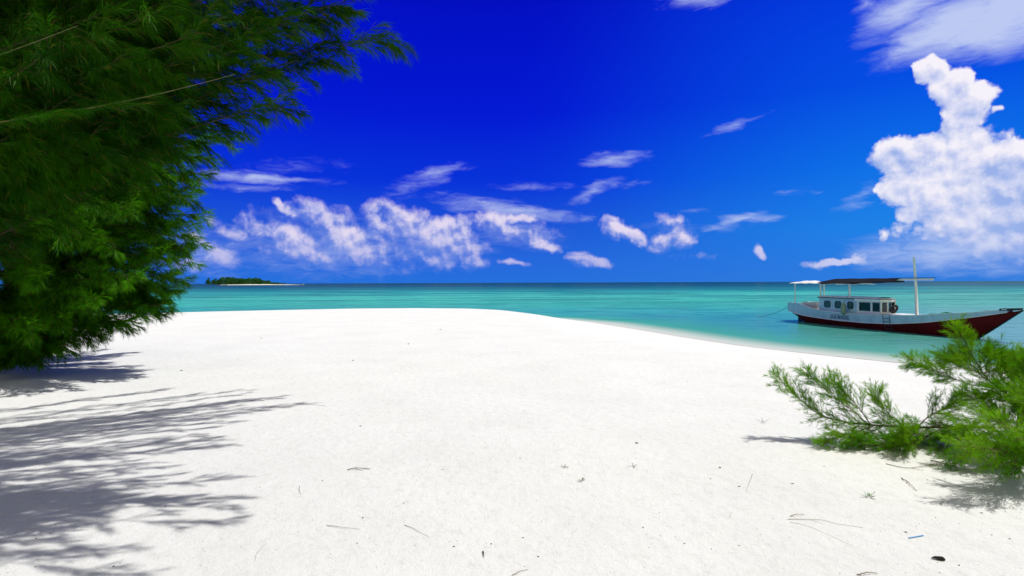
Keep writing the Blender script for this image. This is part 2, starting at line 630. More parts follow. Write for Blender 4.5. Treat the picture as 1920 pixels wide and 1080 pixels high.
# weed and coral patches
mp2 = t.new("ShaderNodeMapping")
t.put(mp2.inputs[0], pos)
mp2.inputs[3].default_value = (0.22, 1.0, 1.0)
pt = t.noise(mp2.outputs[0], 0.11, 7, 0.68)
pf = t.math("MULTIPLY", t.maprange(pt, 0.46, 0.58), t.math("MULTIPLY", t.maprange(py_, 42, 110), t.maprange(py_, 900, 250)))
body = t.mix(t.math("MULTIPLY", pf, 0.75), body, (0.012, 0.11, 0.17, 1))
pf2 = t.math("MULTIPLY", t.maprange(t.noise(mp2.outputs[0], 0.5, 5, 0.6), 0.53, 0.62), t.maprange(py_, 26, 50))
body = t.mix(t.math("MULTIPLY", pf2, 0.5), body, (0.015, 0.16, 0.20, 1))
body = t.mix(t.maprange(depth, 0.0, 0.25, 0.0, 1.0), (0.56, 0.58, 0.56, 1), body)
rip = t.new("ShaderNodeMapping")
t.put(rip.inputs[0], pos)
rip.inputs[3].default_value = (0.28, 1.0, 1.0)
rp = t.maprange(t.noise(rip.outputs[0], 1.6, 5, 0.65, dist=0.4), 0.46, 0.64)
body = t.mix(t.math("MULTIPLY", rp, t.maprange(depth, 0.2, 0.9, 0.0, 0.55)), body, (0.012, 0.17, 0.15, 1))
dif = t.new("ShaderNodeBsdfDiffuse")
t.put(dif.inputs[0], body)
gl = t.new("ShaderNodeBsdfGlossy")
gl.inputs[0].default_value = (0.9, 0.95, 1, 1)
gl.inputs["Roughness"].default_value = 0.10
wv = t.new("ShaderNodeMapping")
t.put(wv.inputs[0], pos)
wv.inputs[3].default_value = (0.45, 1.0, 1.0)
wv.inputs[2].default_value = (0, 0, radians(8))
h = t.math("ADD", t.math("MULTIPLY", t.noise(wv.outputs[0], 1.1, 5, 0.6), 0.09), t.math("MULTIPLY", t.noise(wv.outputs[0], 4.5, 4, 0.62), 0.028))
bw = t.new("ShaderNodeBump")
bw.inputs["Strength"].default_value = 1.0
bw.inputs["Distance"].default_value = 1.0
t.put(bw.inputs["Height"], h)
t.put(gl.inputs["Normal"], bw.outputs[0])
fr = t.new("ShaderNodeFresnel")
fr.inputs[0].default_value = 1.33
t.put(fr.inputs["Normal"], bw.outputs[0])
mixs = t.new("ShaderNodeMixShader")
t.put(mixs.inputs[0], t.math("MULTIPLY", t.math("MINIMUM", fr.outputs[0], 0.75), t.math("MULTIPLY", t.maprange(depth, 0.05, 0.7, 0.12, 1.0), t.maprange(py_, 24, 75, 0.68, 0.16))))
t.l.new(dif.outputs[0], mixs.inputs[1])
t.l.new(gl.outputs[0], mixs.inputs[2])
tr = t.new("ShaderNodeBsdfTransparent")
tr.inputs[0].default_value = (0.96, 0.99, 0.99, 1)
mx2 = t.new("ShaderNodeMixShader")
t.put(mx2.inputs[0], t.maprange(depth, 0.0, 0.012, 0.0, 1.0))
t.l.new(tr.outputs[0], mx2.inputs[1])
t.l.new(mixs.outputs[0], mx2.inputs[2])
om = t.new("ShaderNodeOutputMaterial")
t.l.new(mx2.outputs[0], om.inputs[0])
tag(link("sea", sea_me, sea_m), kind="structure")

# ------------------------------------------------------------------ far island
ISY = 1000.0
isl = P(462, 533, ISY)
ISX = float(isl[0])
isand = MB()
N = 60
ring = []
for i in range(N):
    a = 2 * pi * i / N
    ring.append((cos(a), sin(a)))
prof = [(1.0, 0.0), (0.97, 0.9), (0.8, 1.6), (0.4, 1.9)]
vs, fs = [], []
for (q, z) in prof:
    for (cx, sy) in ring:
        hx = (86 if cx > 0 else 74) * q
        hh = z * (1.0 if cx < 0.4 else max(0.28, 1 - (cx - 0.4) * 1.1))
        vs.append((ISX + 4 + cx * hx + 1.5 * sin(5 * cx), ISY + 30 + sy * 30 * q, WZ - 0.2 + hh))
for j in range(len(prof) - 1):
    for i in range(N):
        fs.append((j * N + i, j * N + (i + 1) % N, (j + 1) * N + (i + 1) % N, (j + 1) * N + i))
fs.append(tuple((len(prof) - 1) * N + i for i in range(N)))
isand.add(vs, fs)
isl_m = principled("island_sand", (0.78, 0.74, 0.70, 1), 0.95)
tag(isand.build("island_ground", isl_m, smooth=True), kind="structure")

leafA, t = material("far_leaves")
tcn = t.new("ShaderNodeNewGeometry")
d = t.new("ShaderNodeBsdfDiffuse")
t.put(d.inputs[0], t.mix(t.maprange(t.noise(tcn.outputs["Position"], 0.12, 3, 0.6), 0.35, 0.65), (0.030, 0.13, 0.045, 1), (0.075, 0.21, 0.045, 1)))
om = t.new("ShaderNodeOutputMaterial")
t.l.new(d.outputs[0], om.inputs[0])
TOPS = [(383, 529), (386, 524.5), (391, 521.5), (396, 525), (400, 527), (404, 525), (410, 518.5), (419, 519), (427, 521), (435, 521), (447, 522.5), (456, 521.5), (464, 520.2), (470, 521), (477, 522.5), (489, 525), (497, 529), (508, 529.5), (522, 530.6), (530, 531.6)]


def leaf_cards(C, size):
    n = len(C)
    a = rng.normal(size=(n, 3))
    a /= np.linalg.norm(a, axis=1)[:, None]
    b = np.cross(a, rng.normal(size=(n, 3)))
    b /= np.linalg.norm(b, axis=1)[:, None]
    s = size * rng.uniform(0.5, 1.2, (n, 1))
    V = np.stack([C - a * s, C + b * s * 0.7, C + a * s, C - b * s * 0.7], 1).reshape(-1, 3)
    return V, np.arange(n * 4).reshape(n, 4)


tx = np.array([q[0] for q in TOPS])
ty = np.array([q[1] for q in TOPS])
pts = []
for k in range(150):
    x = rng.uniform(384, 524)
    if 396 < x < 401.5:
        continue
    top = np.interp(x, tx, ty)
    ytop = P(x, top, ISY + 12)[2]
    X = P(x, 530, ISY + 12)[0]
    dy = rng.uniform(-16, 22)
    hgt = ytop - 0.6
    if hgt < 0.8:
        hgt = 0.8
    m = int(70 + hgt * 16)
    r = 0.9 + 0.40 * hgt
    ph = rng.uniform(0, 1, m) ** 0.7
    ang = rng.uniform(0, 2 * pi, m)
    rr = r * np.sqrt(rng.uniform(0, 1, m)) * np.sqrt(np.clip(1.08 - ph, 0, 1))
    pts.append(np.stack([X + rr * np.cos(ang) * 1.2, ISY + 25 + dy + rr * np.sin(ang), 0.3 + ph * hgt * rng.uniform(0.82, 1.05)], 1))
C = np.concatenate(pts)
V, F = leaf_cards(C, 0.75)
tag(link("far_woodland", np_mesh("far_woodland", V, F), leafA), "dense green wood covering the small island on the horizon", "woodland", kind="stuff")

bark_far = principled("far_bark", (0.10, 0.07, 0.05, 1), 0.9)
for i, (x, top, r, lab) in enumerate([(391, 521.2, 3.0, "lone rounded tree at the far left end of the distant island"), (401.0, 525.0, 1.6, "small slim tree in the gap left of the tallest trees on the distant island")]):
    X, _, zt = P(x, top, ISY + 5)
    root = tag(empty("island_tree", (X, ISY + 5, 0.3)), lab, "tree")
    m = 420
    ph = rng.uniform(0.15, 1, m)
    ang = rng.uniform(0, 2 * pi, m)
    rr = r * np.sqrt(rng.uniform(0, 1, m)) * np.sqrt(np.clip(1.1 - ph, 0, 1))
    V, F = leaf_cards(np.stack([rr * np.cos(ang), rr * np.sin(ang), ph * (zt - 0.3)], 1), 0.65)
    link("crown", np_mesh("crown", V, F), leafA, root)
    tb = MB()
    tb.tube([(0, 0, 0), (0.2, 0, (zt - .3) * 0.5), (0.1, 0, (zt - .3) * 0.8)], 0.3, 6, 0.12)
    tb.build("trunk", bark_far, root)

# ------------------------------------------------------------------ paints
white_p = principled("white_paint", (0.86, 0.87, 0.87, 1), 0.45, vscale=3.0, second=(0.74, 0.75, 0.75, 1), bump=0.08, bscale=14)
shade_white_p = principled("shaded_white_paint", (0.46, 0.67, 0.79, 1), 0.5, vscale=2.2, second=(0.36, 0.56, 0.68, 1), bump=0.10, bscale=9)  # white paint with the blue of its shaded side put into the colour
red_p = principled("hull_red", (0.13, 0.003, 0.005, 1), 0.7, vscale=1.6, second=(0.08, 0.003, 0.004, 1), bump=0.10, bscale=6, spec=.15)
black_p = principled("black_trim", (0.018, 0.019, 0.022, 1), 0.55, var=0.3)
tarp_p = principled("tarpaulin", (0.010, 0.011, 0.018, 1), 0.9, var=0.35, vscale=4, bump=0.3, bscale=5, spec=.1)
canvas_p = principled("white_canvas", (0.80, 0.80, 0.79, 1), 0.85, var=0.08, vscale=3, bump=0.2, bscale=6)
wood_p = principled("deck_wood", (0.42, 0.36, 0.28, 1), 0.8, var=0.35, vscale=5)
rope_p = principled("rope", (0.13, 0.20, 0.19, 1), 0.9)
darkrope_p = principled("dark_rope", (0.05, 0.07, 0.09, 1), 0.9)
green_p = principled("green_net", (0.02, 0.30, 0.20, 1), 0.8, var=0.5, vscale=20, bump=0.4)
redcl_p = principled("red_cloth", (0.28, 0.015, 0.03, 1), 0.85, var=0.5, vscale=20, bump=0.4)
rubber_p = principled("rubber", (0.02, 0.02, 0.022, 1), 0.7)
fender_p = principled("faded_green_plastic", (0.30, 0.42, 0.33, 1), 0.5, vscale=9, second=(0.17, 0.26, 0.19, 1))
plastic_p = principled("pale_plastic", (0.78, 0.76, 0.75, 1), 0.5, var=0.15)
seal_p = principled("window_rubber", (0.03, 0.06, 0.08, 1), 0.5)
ink_p = principled("dark_blue_lettering", (0.05, 0.11, 0.19, 1), 0.6)
glass_p, t = material("tinted_glass")
tr = t.new("ShaderNodeBsdfTransparent")
tr.inputs[0].default_value = (0.62, 0.72, 0.76, 1)
gl = t.new("ShaderNodeBsdfGlossy")
gl.inputs["Roughness"].default_value = 0.05
gl.inputs[0].default_value = (0.8, 0.9, 1, 1)
fr = t.new("ShaderNodeFresnel")
fr.inputs[0].default_value = 1.45
ms = t.new("ShaderNodeMixShader")
t.put(ms.inputs[0], fr.outputs[0])
t.l.new(tr.outputs[0], ms.inputs[1])
t.l.new(gl.outputs[0], ms.inputs[2])
om = t.new("ShaderNodeOutputMaterial")
t.l.new(ms.outputs[0], om.inputs[0])
dglass_p = principled("dark_glass", (0.03, 0.06, 0.075, 1), 0.12, spec=0.6)

# ------------------------------------------------------------------ boat
BX, BY = 21.038, 25.692
AX = np.array([0.14465, -0.98948])
boat = tag(empty("fishing_boat", (BX, BY, WZ), atan2(AX[1], AX[0])), "long white and dark red wooden boat with cabin and mast moored off the beach", "boat")


def ip(s, tab):
    a = sorted(tab)
    return float(np.interp(s, [q[0] for q in a], [q[1] for q in a]))


def smooth_ip(s, tab, w=0.45):
    return sum(ip(s + d, tab) for d in (-w, -w / 2, 0, w / 2, w)) / 5


def zs(s): return smooth_ip(s, [(-13.0, 1.16), (-12.0, 1.23), (-10.8, 1.05), (-9.4, .83), (-7.5, .78), (-5.8, .76), (-3.6, .83), (-2, .93), (-.8, 1.07), (.4, 1.19), (1.36, 1.36), (2.4, 1.5)])
def zb(s): return smooth_ip(s, [(-13.5, .72), (-13.0, .66), (-11.2, .45), (-9.6, .38), (-7.9, .33), (-5.6, .33), (-3.8, .40), (-1.9, .60), (-.8, .80), (.3, 1.0), (1.62, 1.29), (2.4, 1.45)])
def bg_(s): return max(0.05, smooth_ip(s, [(-13.4, .45), (-12.8, .60), (-12, .74), (-11, .88), (-9.5, .97), (-6, 1.0), (-3.6, .97), (-2, .84), (-.6, .60), (.4, .38), (1.3, .19), (1.96, .07), (2.4, .02)], .3))
def zk(s):
    if s > -0.3:
        return -0.22 + (s + 0.3) * (1.36 + .22) / 2.26
    if s < -11.2:
        return -0.35 + (-11.2 - s) / 1.8 * .96
    return ip(s, [(-11.2, -.35), (-8, -.55), (-2, -.55), (-0.3, -.22)])


ST = list(np.linspace(-12.95, 1.96, 60))
# lower hull
hv, hf = [], []
K = 9
for s in ST:
    bb = bg_(s) * 0.95
    z1 = zb(s)
    z0 = min(zk(s), z1 - 0.02)
    row = []
    for k in range(K):
        q = k / (K - 1)
        z = z0 + (z1 - z0) * q
        b = bb * (q ** 0.55)
        row.append((s, -b, z))
    full = row[::-1] + [(p[0], -p[1], p[2]) for p in row[1:]]
    hv.append(full)
M_ = len(hv[0])
mb = MB()
mb.add([p for r in hv for p in r], [(i * M_ + j, i * M_ + j + 1, (i + 1) * M_ + j + 1, (i + 1) * M_ + j) for i in range(len(ST) - 1) for j in range(M_ - 1)] + [tuple(range(M_))])
hull = mb.build("hull", red_p, boat, smooth=True)


def strip(name, mat, f_out, f_in, stations, smooth=True, closed_end=True, parent=boat):
    """closed band: each station gives an outer list and inner list of (y,z) for the -y side; mirrored"""
    m = MB()
    for sgn in (-1, 1):
        vs = []
        for s in stations:
            for (y, z) in f_out(s) + f_in(s)[::-1]:
                vs.append((s, sgn * y, z))
        n = len(f_out(stations[0])) + len(f_in(stations[0]))
        fs = [(i * n + j, i * n + (j + 1) % n, (i + 1) * n + (j + 1) % n, (i + 1) * n + j) for i in range(len(stations) - 1) for j in range(n)]
        fs += [tuple(range(n)), tuple((len(stations) - 1) * n + j for j in range(n))]
        m.add(vs, fs)
    return m.build(name, mat, parent, smooth=smooth)


ST2 = [s for s in ST if s < 1.7]
strip("bulwark", shade_white_p, lambda s: [(bg_(s) * .953, zb(s)), (bg_(s) * 0.985, (zs(s) + zb(s)) / 2), (bg_(s), zs(s))], lambda s: [(max(.005, bg_(s) * .953 - .06), zb(s)), (max(.005, bg_(s) * .985 - .06), (zs(s) + zb(s)) / 2), (max(.01, bg_(s) - .06), zs(s))], ST2, smooth=False)
strip("rub_rail", white_p, lambda s: [(bg_(s) * .953 + .035, zb(s) - .012), (bg_(s) * .953 + .035, zb(s) + .022)], lambda s: [(bg_(s) * .953 - .02, zb(s) - .012), (bg_(s) * .953 - .02, zb(s) + .022)], ST2, smooth=False)
strip("gunwale_cap", white_p, lambda s: [(bg_(s) + .02, zs(s) + .002), (bg_(s) + .02, zs(s) + .035)], lambda s: [(max(0, bg_(s) - .09), zs(s) + .002), (max(0, bg_(s) - .09), zs(s) + .035)], ST2, smooth=False)
# transom
m = MB()
s0 = -12.95
bq = bg_(s0)
m.add([(s0, -bq * .95, zb(s0)), (s0, bq * .95, zb(s0)), (s0 + .1, bq, zs(s0)), (s0 + .1, -bq, zs(s0)), (s0 + .06, -bq * .95, zb(s0)), (s0 + .06, bq * .95, zb(s0)), (s0 + .16, bq, zs(s0)), (s0 + .16, -bq, zs(s0))],
      [(0, 1, 2, 3), (7, 6, 5, 4), (0, 3, 7, 4), (1, 5, 6, 2), (3, 2, 6, 7), (0, 4, 5, 1)])
m.build("transom", shade_white_p, boat)
# deck
m = MB()
vs = []
for s in ST2:
    for y in (-1, 0, 1):
        vs.append((s, y * max(0.02, bg_(s) * .953 - .03), (zb(s) + 0.16 if s < -2 else zs(s) - .10 if s > -.5 else zb(s) + .16 + (zs(s) - .26 - zb(s)) * (s + 2) / 1.5) + (0.03 if y == 0 else 0)))
m.add(vs, [(i * 3 + j, i * 3 + j + 1, i * 3 + j + 4, i * 3 + j + 3) for i in range(len(ST2) - 1) for j in range(2)])
m.build("deck", principled("pale_deck", (0.70, 0.70, 0.68, 1), 0.7, var=.2, vscale=4), boat)
# bow: black cap and stem timber
m = MB()
m.add([(1.18, -.24, 1.31), (1.18, .24, 1.31), (1.93, .06, 1.37), (1.93, -.06, 1.37), (1.18, -.24, 1.41), (1.18, .24, 1.41), (1.93, .07, 1.46), (1.93, -.07, 1.46)],
      [(0, 3, 2, 1), (4, 5, 6, 7), (0, 1, 5, 4), (1, 2, 6, 5), (2, 3, 7, 6), (3, 0, 4, 7)])
m.build("bow_cap", black_p, boat, bevel=.01)
m = MB()
m.tube([(-.34, 0, -.26), (.8, 0, .53), (1.97, 0, 1.36)], .035, 6)
m.build("stem_post", black_p, boat)
m = MB()
m.box(-12.6, -12.2, -.03, .03, -.4, .30)
m.build("rudder", black_p, boat, bevel=.01)

# cabin : walls with real openings
YN, YF = -.75, .15          # near and far wall of the deckhouse (side deck runs along its far side)


def side_wall(mb, s_a, s_b, za, zc, wins, th=.04):
    for ya, yb in ((YN, YN + th), (YF - th, YF)):
        cur = s_a
        for (a, b, z0, z1) in wins:
            mb.box(cur, a, ya, yb, za, zc)
            mb.box(a, b, ya, yb, za, z0)
            mb.box(a, b, ya, yb, z1, zc)
            cur = b
        mb.box(cur, s_b, ya, yb, za, zc)


def rrect(s0, s1, z0, z1, r, n=5):
    p = []
    for (cx, cz, a0) in ((s1 - r, z1 - r, 0), (s0 + r, z1 - r, 90), (s0 + r, z0 + r, 180), (s1 - r, z0 + r, 270)):
        for k in range(n + 1):
            a = radians(a0 + 90 * k / n)
            p.append((cx + r * cos(a), cz + r * sin(a)))
    return p


cabin = MB()
side_wall(cabin, -9.54, -6.42, .60, 1.61, [])
cabin.box(-9.54, -9.50, YN + .042, YF - .042, .60, 1.61)
cab = cabin.build("cabin_wall", shade_white_p, boat)
for yy, sg in ((YN, -1), (YF, 1)):
    for (a, b) in ((-9.07, -8.54), (-8.16, -7.65), (-7.14, -6.68)):
        fm = MB()
        outer = rrect(a, b, 1.03, 1.45, .13)
        inner = rrect(a + .05, b - .05, 1.08, 1.40, .09)
        n = len(outer)
        y0, y1 = yy + sg * .003, yy + sg * .030
        vs = [(x, y0, z) for x, z in outer] + [(x, y1, z) for x, z in outer] + [(x, y1, z) for x, z in inner] + [(x, y0, z) for x, z in inner]
        fs = []
        for i in range(n):
            j = (i + 1) % n
            fs += [(i, j, n + j, n + i), (n + i, n + j, 2 * n + j, 2 * n + i), (2 * n + i, 2 * n + j, 3 * n + j, 3 * n + i)]
        fm.add(vs, fs)
        w = fm.build("window", seal_p, boat)
        pm = MB()
        pm.add([(x, yy + sg * .010, z) for x, z in inner], [tuple(range(n))])
        pm.build("pane", dglass_p, w)


def slanted(mb, p0, p1, z0, z1, th=.04):
    d = Vector((p1[0] - p0[0], p1[1] - p0[1], 0)).normalized()
    nn = Vector((-d.y, d.x, 0)) * th
    if nn.dot(Vector((-(p0[0] + p1[0]) / 2 - 5.6, -(p0[1] + p1[1]) / 2 - .3, 0))) < 0:
        nn = -nn
    mb.prism([(p0[0], p0[1]), (p1[0], p1[1]), (p1[0] + nn.x, p1[1] + nn.y), (p0[0] + nn.x, p0[1] + nn.y)], z0, z1)


wh = MB()
ZA, ZC = .60, 1.61
FW = [(-6.25, -5.43, .97, 1.445), (-5.28, -4.78, .97, 1.455)]
side_wall(wh, -6.42, -4.71, ZA, ZC, FW)
C0, C1, C2 = (-4.707, YN), (-4.56, -.44), (-4.95, YF - .042)


def between(a, b, k): return (a[0] + (b[0] - a[0]) * k, a[1] + (b[1] - a[1]) * k)


def framed(a, b, z0, z1, parent):
    fmw = MB()
    slanted(fmw, between(a, b, 0), between(a, b, .10), z0, z1, .03)
    slanted(fmw, between(a, b, .90), between(a, b, 1), z0, z1, .03)
    slanted(fmw, between(a, b, .10), between(a, b, .90), z0, z0 + .04, .03)
    slanted(fmw, between(a, b, .10), between(a, b, .90), z1 - .04, z1, .03)
    w = fmw.build("window", seal_p, parent)
    pm = MB()
    slanted(pm, between(a, b, .10), between(a, b, .90), z0 + .04, z1 - .04, .012)
    pm.build("pane", glass_p, w)


slanted(wh, C0, between(C0, C1, .16), ZA, ZC)
slanted(wh, between(C0, C1, .82), C1, ZA, ZC)
slanted(wh, between(C0, C1, .16), between(C0, C1, .82), ZA, .97)
slanted(wh, between(C0, C1, .16), between(C0, C1, .82), 1.47, ZC)
slanted(wh, C1, between(C1, C2, .12), ZA, ZC)
slanted(wh, between(C1, C2, .86), C2, ZA, ZC)
slanted(wh, between(C1, C2, .12), between(C1, C2, .86), ZA, .97)
slanted(wh, between(C1, C2, .12), between(C1, C2, .86), 1.47, ZC)
wh.build("wheelhouse_wall", white_p, boat)
framed(between(C0, C1, .16), between(C0, C1, .82), .97, 1.47, boat)
framed(between(C1, C2, .12), between(C1, C2, .86), .97, 1.47, boat)
for (a, b, z0, z1) in FW:
    for yy, sg in ((YN, -1), (YF, 1)):
        fmw = MB()
        ya, yb = sorted((yy + sg * .012, yy - sg * .03))
        fmw.box(a, a + .05, ya, yb, z0, z1)
        fmw.box(b - .05, b, ya, yb, z0, z1)
        fmw.box(a + .05, b - .05, ya, yb, z0, z0 + .045)
        fmw.box(a + .05, b - .05, ya, yb, z1 - .045, z1)
        w = fmw.build("window", seal_p, boat)
        pm = MB()
        ya, yb = sorted((yy - sg * .008, yy - sg * .018))
        pm.box(a + .05, b - .05, ya, yb, z0 + .045, z1 - .045)
        pm.build("pane", glass_p, w)
inside_p = principled("cabin_inside", (.03, .035, .04, 1), .8)
for nm, bx in (("bulkhead", (-6.41, -6.37, YN + .045, YF - .045, .62, 1.60)), ("seat", (-5.9, -5.5, YN + .2, YF - .05, .62, 1.25)), ("helm", (-5.02, -4.98, YF - .55, YF - .2, .62, 1.15))):
    m = MB()
    m.box(*bx)
    m.build(nm, inside_p, boat, bevel=.01)
roofp = [(-9.62, -.83), (-4.66, -.83), (-4.38, -.50), (-4.85, .22), (-9.62, .22)]
m = MB()
m.prism(roofp, 1.612, 1.655)
m.build("roof_edge", black_p, boat)
m = MB()
m.prism([(x + (.02 if x < -9 else -.02), -.305 + (y + .305) * .97) for x, y in roofp], 1.658, 1.69)
vs = []
ns = 12
for i in range(ns + 1):
    y = -.79 + .97 * i / ns
    k = (y + .305) / .485
    vs += [(-9.56, y, 1.692 + .06 * (1 - k * k)), (-4.9, y, 1.692 + .06 * (1 - k * k))]
m.add(vs, [(2 * i, 2 * i + 1, 2 * i + 3, 2 * i + 2) for i in range(ns)])
m.build("cabin_roof", white_p, boat)
m = MB()
m.prism([(-6.5, -.845), (-4.65, -.845), (-4.36, -.50), (-4.84, .235), (-4.87, .20), (-4.41, -.49), (-4.68, -.80), (-6.5, -.80)], 1.50, 1.625)
m.build("fascia", white_p, boat)
# foredeck step in front of the wheelhouse
m = MB()
m.box(-4.5, -3.4, -.75, .3, .60, .90)
m.build("hatch", white_p, boat, bevel=.02)
# canopy posts
for (s, y, z0, z1, r) in ((-11.92, -.72, 1.2, 2.50, .035), (-9.42, -.75, 1.69, 2.47, .045), (-10.37, .2, 1.0, 2.47, .04), (-6.98, -.75, 1.69, 2.45, .045), (-8.1, .12, 1.69, 2.45, .04)):
    m = MB()
    m.tube([(s, y, z0), (s, y, z1)], r, 8)
    m.build("post", white_p, boat, smooth=False)
# canopy sheet


def sheet(name, mat, s0, s1, fn, nS=16, nY=14, yw=1.08, th=.03, parent=boat):
    m = MB()
    top, bot = [], []
    for i in range(nS + 1):
        for j in range(nY + 1):
            s = s0 + (s1 - s0) * i / nS
            v = -1 + 2 * j / nY
            y, z = fn(s, v)
            top.append((s, y, z))
            bot.append((s, y, z - th))
    n = nY + 1
    N1 = len(top)
    fs = [(i * n + j, (i + 1) * n + j, (i + 1) * n + j + 1, i * n + j + 1) for i in range(nS) for j in range(nY)]
    fs += [tuple(N1 + q for q in reversed(f)) for f in fs]
    for i in range(nS):
        fs += [(i * n, (i + 1) * n, N1 + (i + 1) * n, N1 + i * n), (i * n + nY, (i + 1) * n + nY, N1 + (i + 1) * n + nY, N1 + i * n + nY)]
    for j in range(nY):
        fs += [(j, j + 1, N1 + j + 1, N1 + j), (nS * n + j, nS * n + j + 1, N1 + nS * n + j + 1, N1 + nS * n + j)]
    m.add(top + bot, fs)
    return m.build(name, mat, parent, smooth=False)


sheet("canopy", canvas_p, -12.2, -9.30, lambda s, v: (-.30 + v * .65, 2.50 + .16 * (1 - v * v) * (0.35 + .65 * max(0, sin((s + 12.3) * 1.15))) + .012 * sin(s * 7 + v * 3)))
sheet("canopy", canvas_p, -9.27, -6.35, lambda s, v: (-.30 + v * .65, 2.43 + .07 * (1 - v * v) + .05 * sin((s + 9.2) * 1.05)), th=.035)


def tarp(s, v):
    k = min(1, max(0, (s + 10.15) / 1.5))
    ridge = 2.60 + .17 * k
    half = .60 + .38 * k if s < -6.5 else .98 - .58 * min(1, (s + 6.5) / 2.4)
    hem = 2.50 + .08 * max(0, min(1, (s + 8) / 4))
    return (-.25 + v * half * .8, ridge + (hem - ridge) * abs(v) ** 1.15 + .008 * sin(s * 4 + v * 4))


sheet("awning", tarp_p, -10.15, -4.05, tarp, nS=36, nY=16, th=.025)
m = MB()
m.box(-8.7, -2.09, -.26, -.18, 2.63, 2.74)
m.build("boom", white_p, boat)
m = MB()
m.box(-4.15, -2.0, -.28, -.16, 2.745, 2.775)
m.build("boom_cover", black_p, boat)
m = MB()
m.tube([(-3.02, -.2, .8), (-3.10, -.2, 2.4), (-3.22, -.2, 3.82)], .075, 10, .05)
m.build("mast", white_p, boat, smooth=True)
for z in (2.69,):
    m = MB()
    m.box(-3.22, -3.02, -.30, -.11, z - .06, z + .06)
    m.build("mast_collar", white_p, boat, bevel=.02)
# rope ladder on the side
m = MB()


def side_y(s, z):
    if z >= zb(s):
        q = (z - zb(s)) / max(.01, zs(s) - zb(s))
        return bg_(s) * float(np.interp(q, [0, .5, 1], [.953, .985, 1.0]))
    q = (z - zk(s)) / (zb(s) - zk(s))
    return bg_(s) * .95 * max(0, q) ** .55


for s in (-4.28, -3.86):
    m.tube([(s, -(side_y(s, z) + .045), z) for z in (.86, .70, .5, .42, .3, .15, .02)], .014, 5)
for z in (.66, .50, .32, .12):
    m.tube([(-4.28, -(side_y(-4.28, z) + .05), z), (-3.86, -(side_y(-3.86, z) + .05), z)], .016, 5)
m.build("rope_ladder", darkrope_p, boat)
# lettering
cu = bpy.data.curves.new("letters", "FONT")
cu.body = "JASA MARINE"
cu.size = 1.0
cu.offset = 0.005
cu.resolution_u = 3
tmp = bpy.data.objects.new("letters", cu)
col.objects.link(tmp)
bpy.context.view_layer.update()
dg = bpy.context.evaluated_depsgraph_get()
tm = bpy.data.meshes.new_from_object(tmp.evaluated_get(dg))
bpy.data.objects.remove(tmp)
co = np.zeros(len(tm.vertices) * 3)
tm.vertices.foreach_get("co", co)
co = co.reshape(-1, 3)
w_ = co[:, 0].max()
h_ = co[:, 1].max()
out = np.zeros_like(co)
for i, (x, y, _) in enumerate(co):
    s = -8.27 + x / w_ * 1.52
    z = zb(s) + .085 + y / h_ * .25
    out[i] = (s, -(side_y(s, z) + .010), z)
tm.vertices.foreach_set("co", out.ravel())
tm.update()
link("lettering", tm, ink_p, boat)
# bright deck cleats
for s in (-2.55, -1.55, -.6):
    m = MB()
    m.tube([(s - .05, -(side_y(s, zb(s) + .25) + .005), zb(s) + .25), (s + .05, -(side_y(s, zb(s) + .25) + .03), zb(s) + .25)], .02, 6)
    m.build("cleat", principled("bright_steel", (.8, .8, .8, 1), .25, metal=.8), boat)


def to_world(s, y, z):
    n = np.array([-AX[1], AX[0]])
    p = np.array([BX, BY]) + AX * s + n * y
    return (float(p[0]), float(p[1]), z + WZ)


def at_boat(name, s, y, z, label, cat):
    return tag(empty(name, to_world(s, y, z), atan2(AX[1], AX[0])), label, cat)


# hanging fender
r = at_boat("fender", -7.05, -1.08, .70, "faded green fender hanging by a cord over the cabin side", "fender")
m = MB()
m.tube([(0, 0, 0), (0, 0, .03), (0, 0, .12), (0, 0, .3), (0, 0, .5), (0, 0, .62), (0, 0, .70)], [.03, .09, .145, .15, .14, .09, .03], 12)
m.build("body", fender_p, r, smooth=True)
m = MB()
m.tube([(0, 0, .68), (.02, .10, .90), (.0, .20, .98)], .012, 5)
m.build("cord", darkrope_p, r)
# tyre
r = at_boat("tyre", -4.50, -.22, .905, "small black tyre leaning on the front of the wheelhouse", "tyre")
m = MB()
vs, fs = [], []
for i in range(24):
    a = 2 * pi * i / 24
    for k in range(8):
        b = 2 * pi * k / 8
        R = .175 + .06 * cos(b)
        vs.append((R * sin(a) * .34 + .06 * sin(b) + .07, R * cos(a), .235 + R * sin(a)))
for i in range(24):
    for k in range(8):
        fs.append((i * 8 + k, ((i + 1) % 24) * 8 + k, ((i + 1) % 24) * 8 + (k + 1) % 8, i * 8 + (k + 1) % 8))
m.add(vs, fs)
m.build("tread", rubber_p, r, smooth=True)


def lumpy(name, mat, parent, sx, sy, sz, seed, n=26, amp=.35):
    rg = np.random.default_rng(seed)
    m = MB()
    vs, fs = [], []
    na, nb = n, 10
    ph = rg.uniform(0, 6.28, 6)
    for j in range(nb + 1):
        lat = -pi / 2 + pi * j / nb
        for i in range(na):
            a = 2 * pi * i / na
            k = 1 + amp * (sin(3 * a + ph[0] + lat * 2) * .4 + sin(5 * a + ph[1]) * .3 + sin(7 * a + 4 * lat + ph[2]) * .3)
            vs.append((sx * k * cos(lat) * cos(a), sy * k * cos(lat) * sin(a), sz * (sin(lat) * (1 + .3 * sin(4 * a + ph[3])) + 1) * .5 + .1 * sz * sin(9 * a + ph[4])))
    for j in range(nb):
        for i in range(na):
            fs.append((j * na + i, j * na + (i + 1) % na, (j + 1) * na + (i + 1) % na, (j + 1) * na + i))
    m.add(vs, fs)
    return m.build(name, mat, parent, smooth=False)


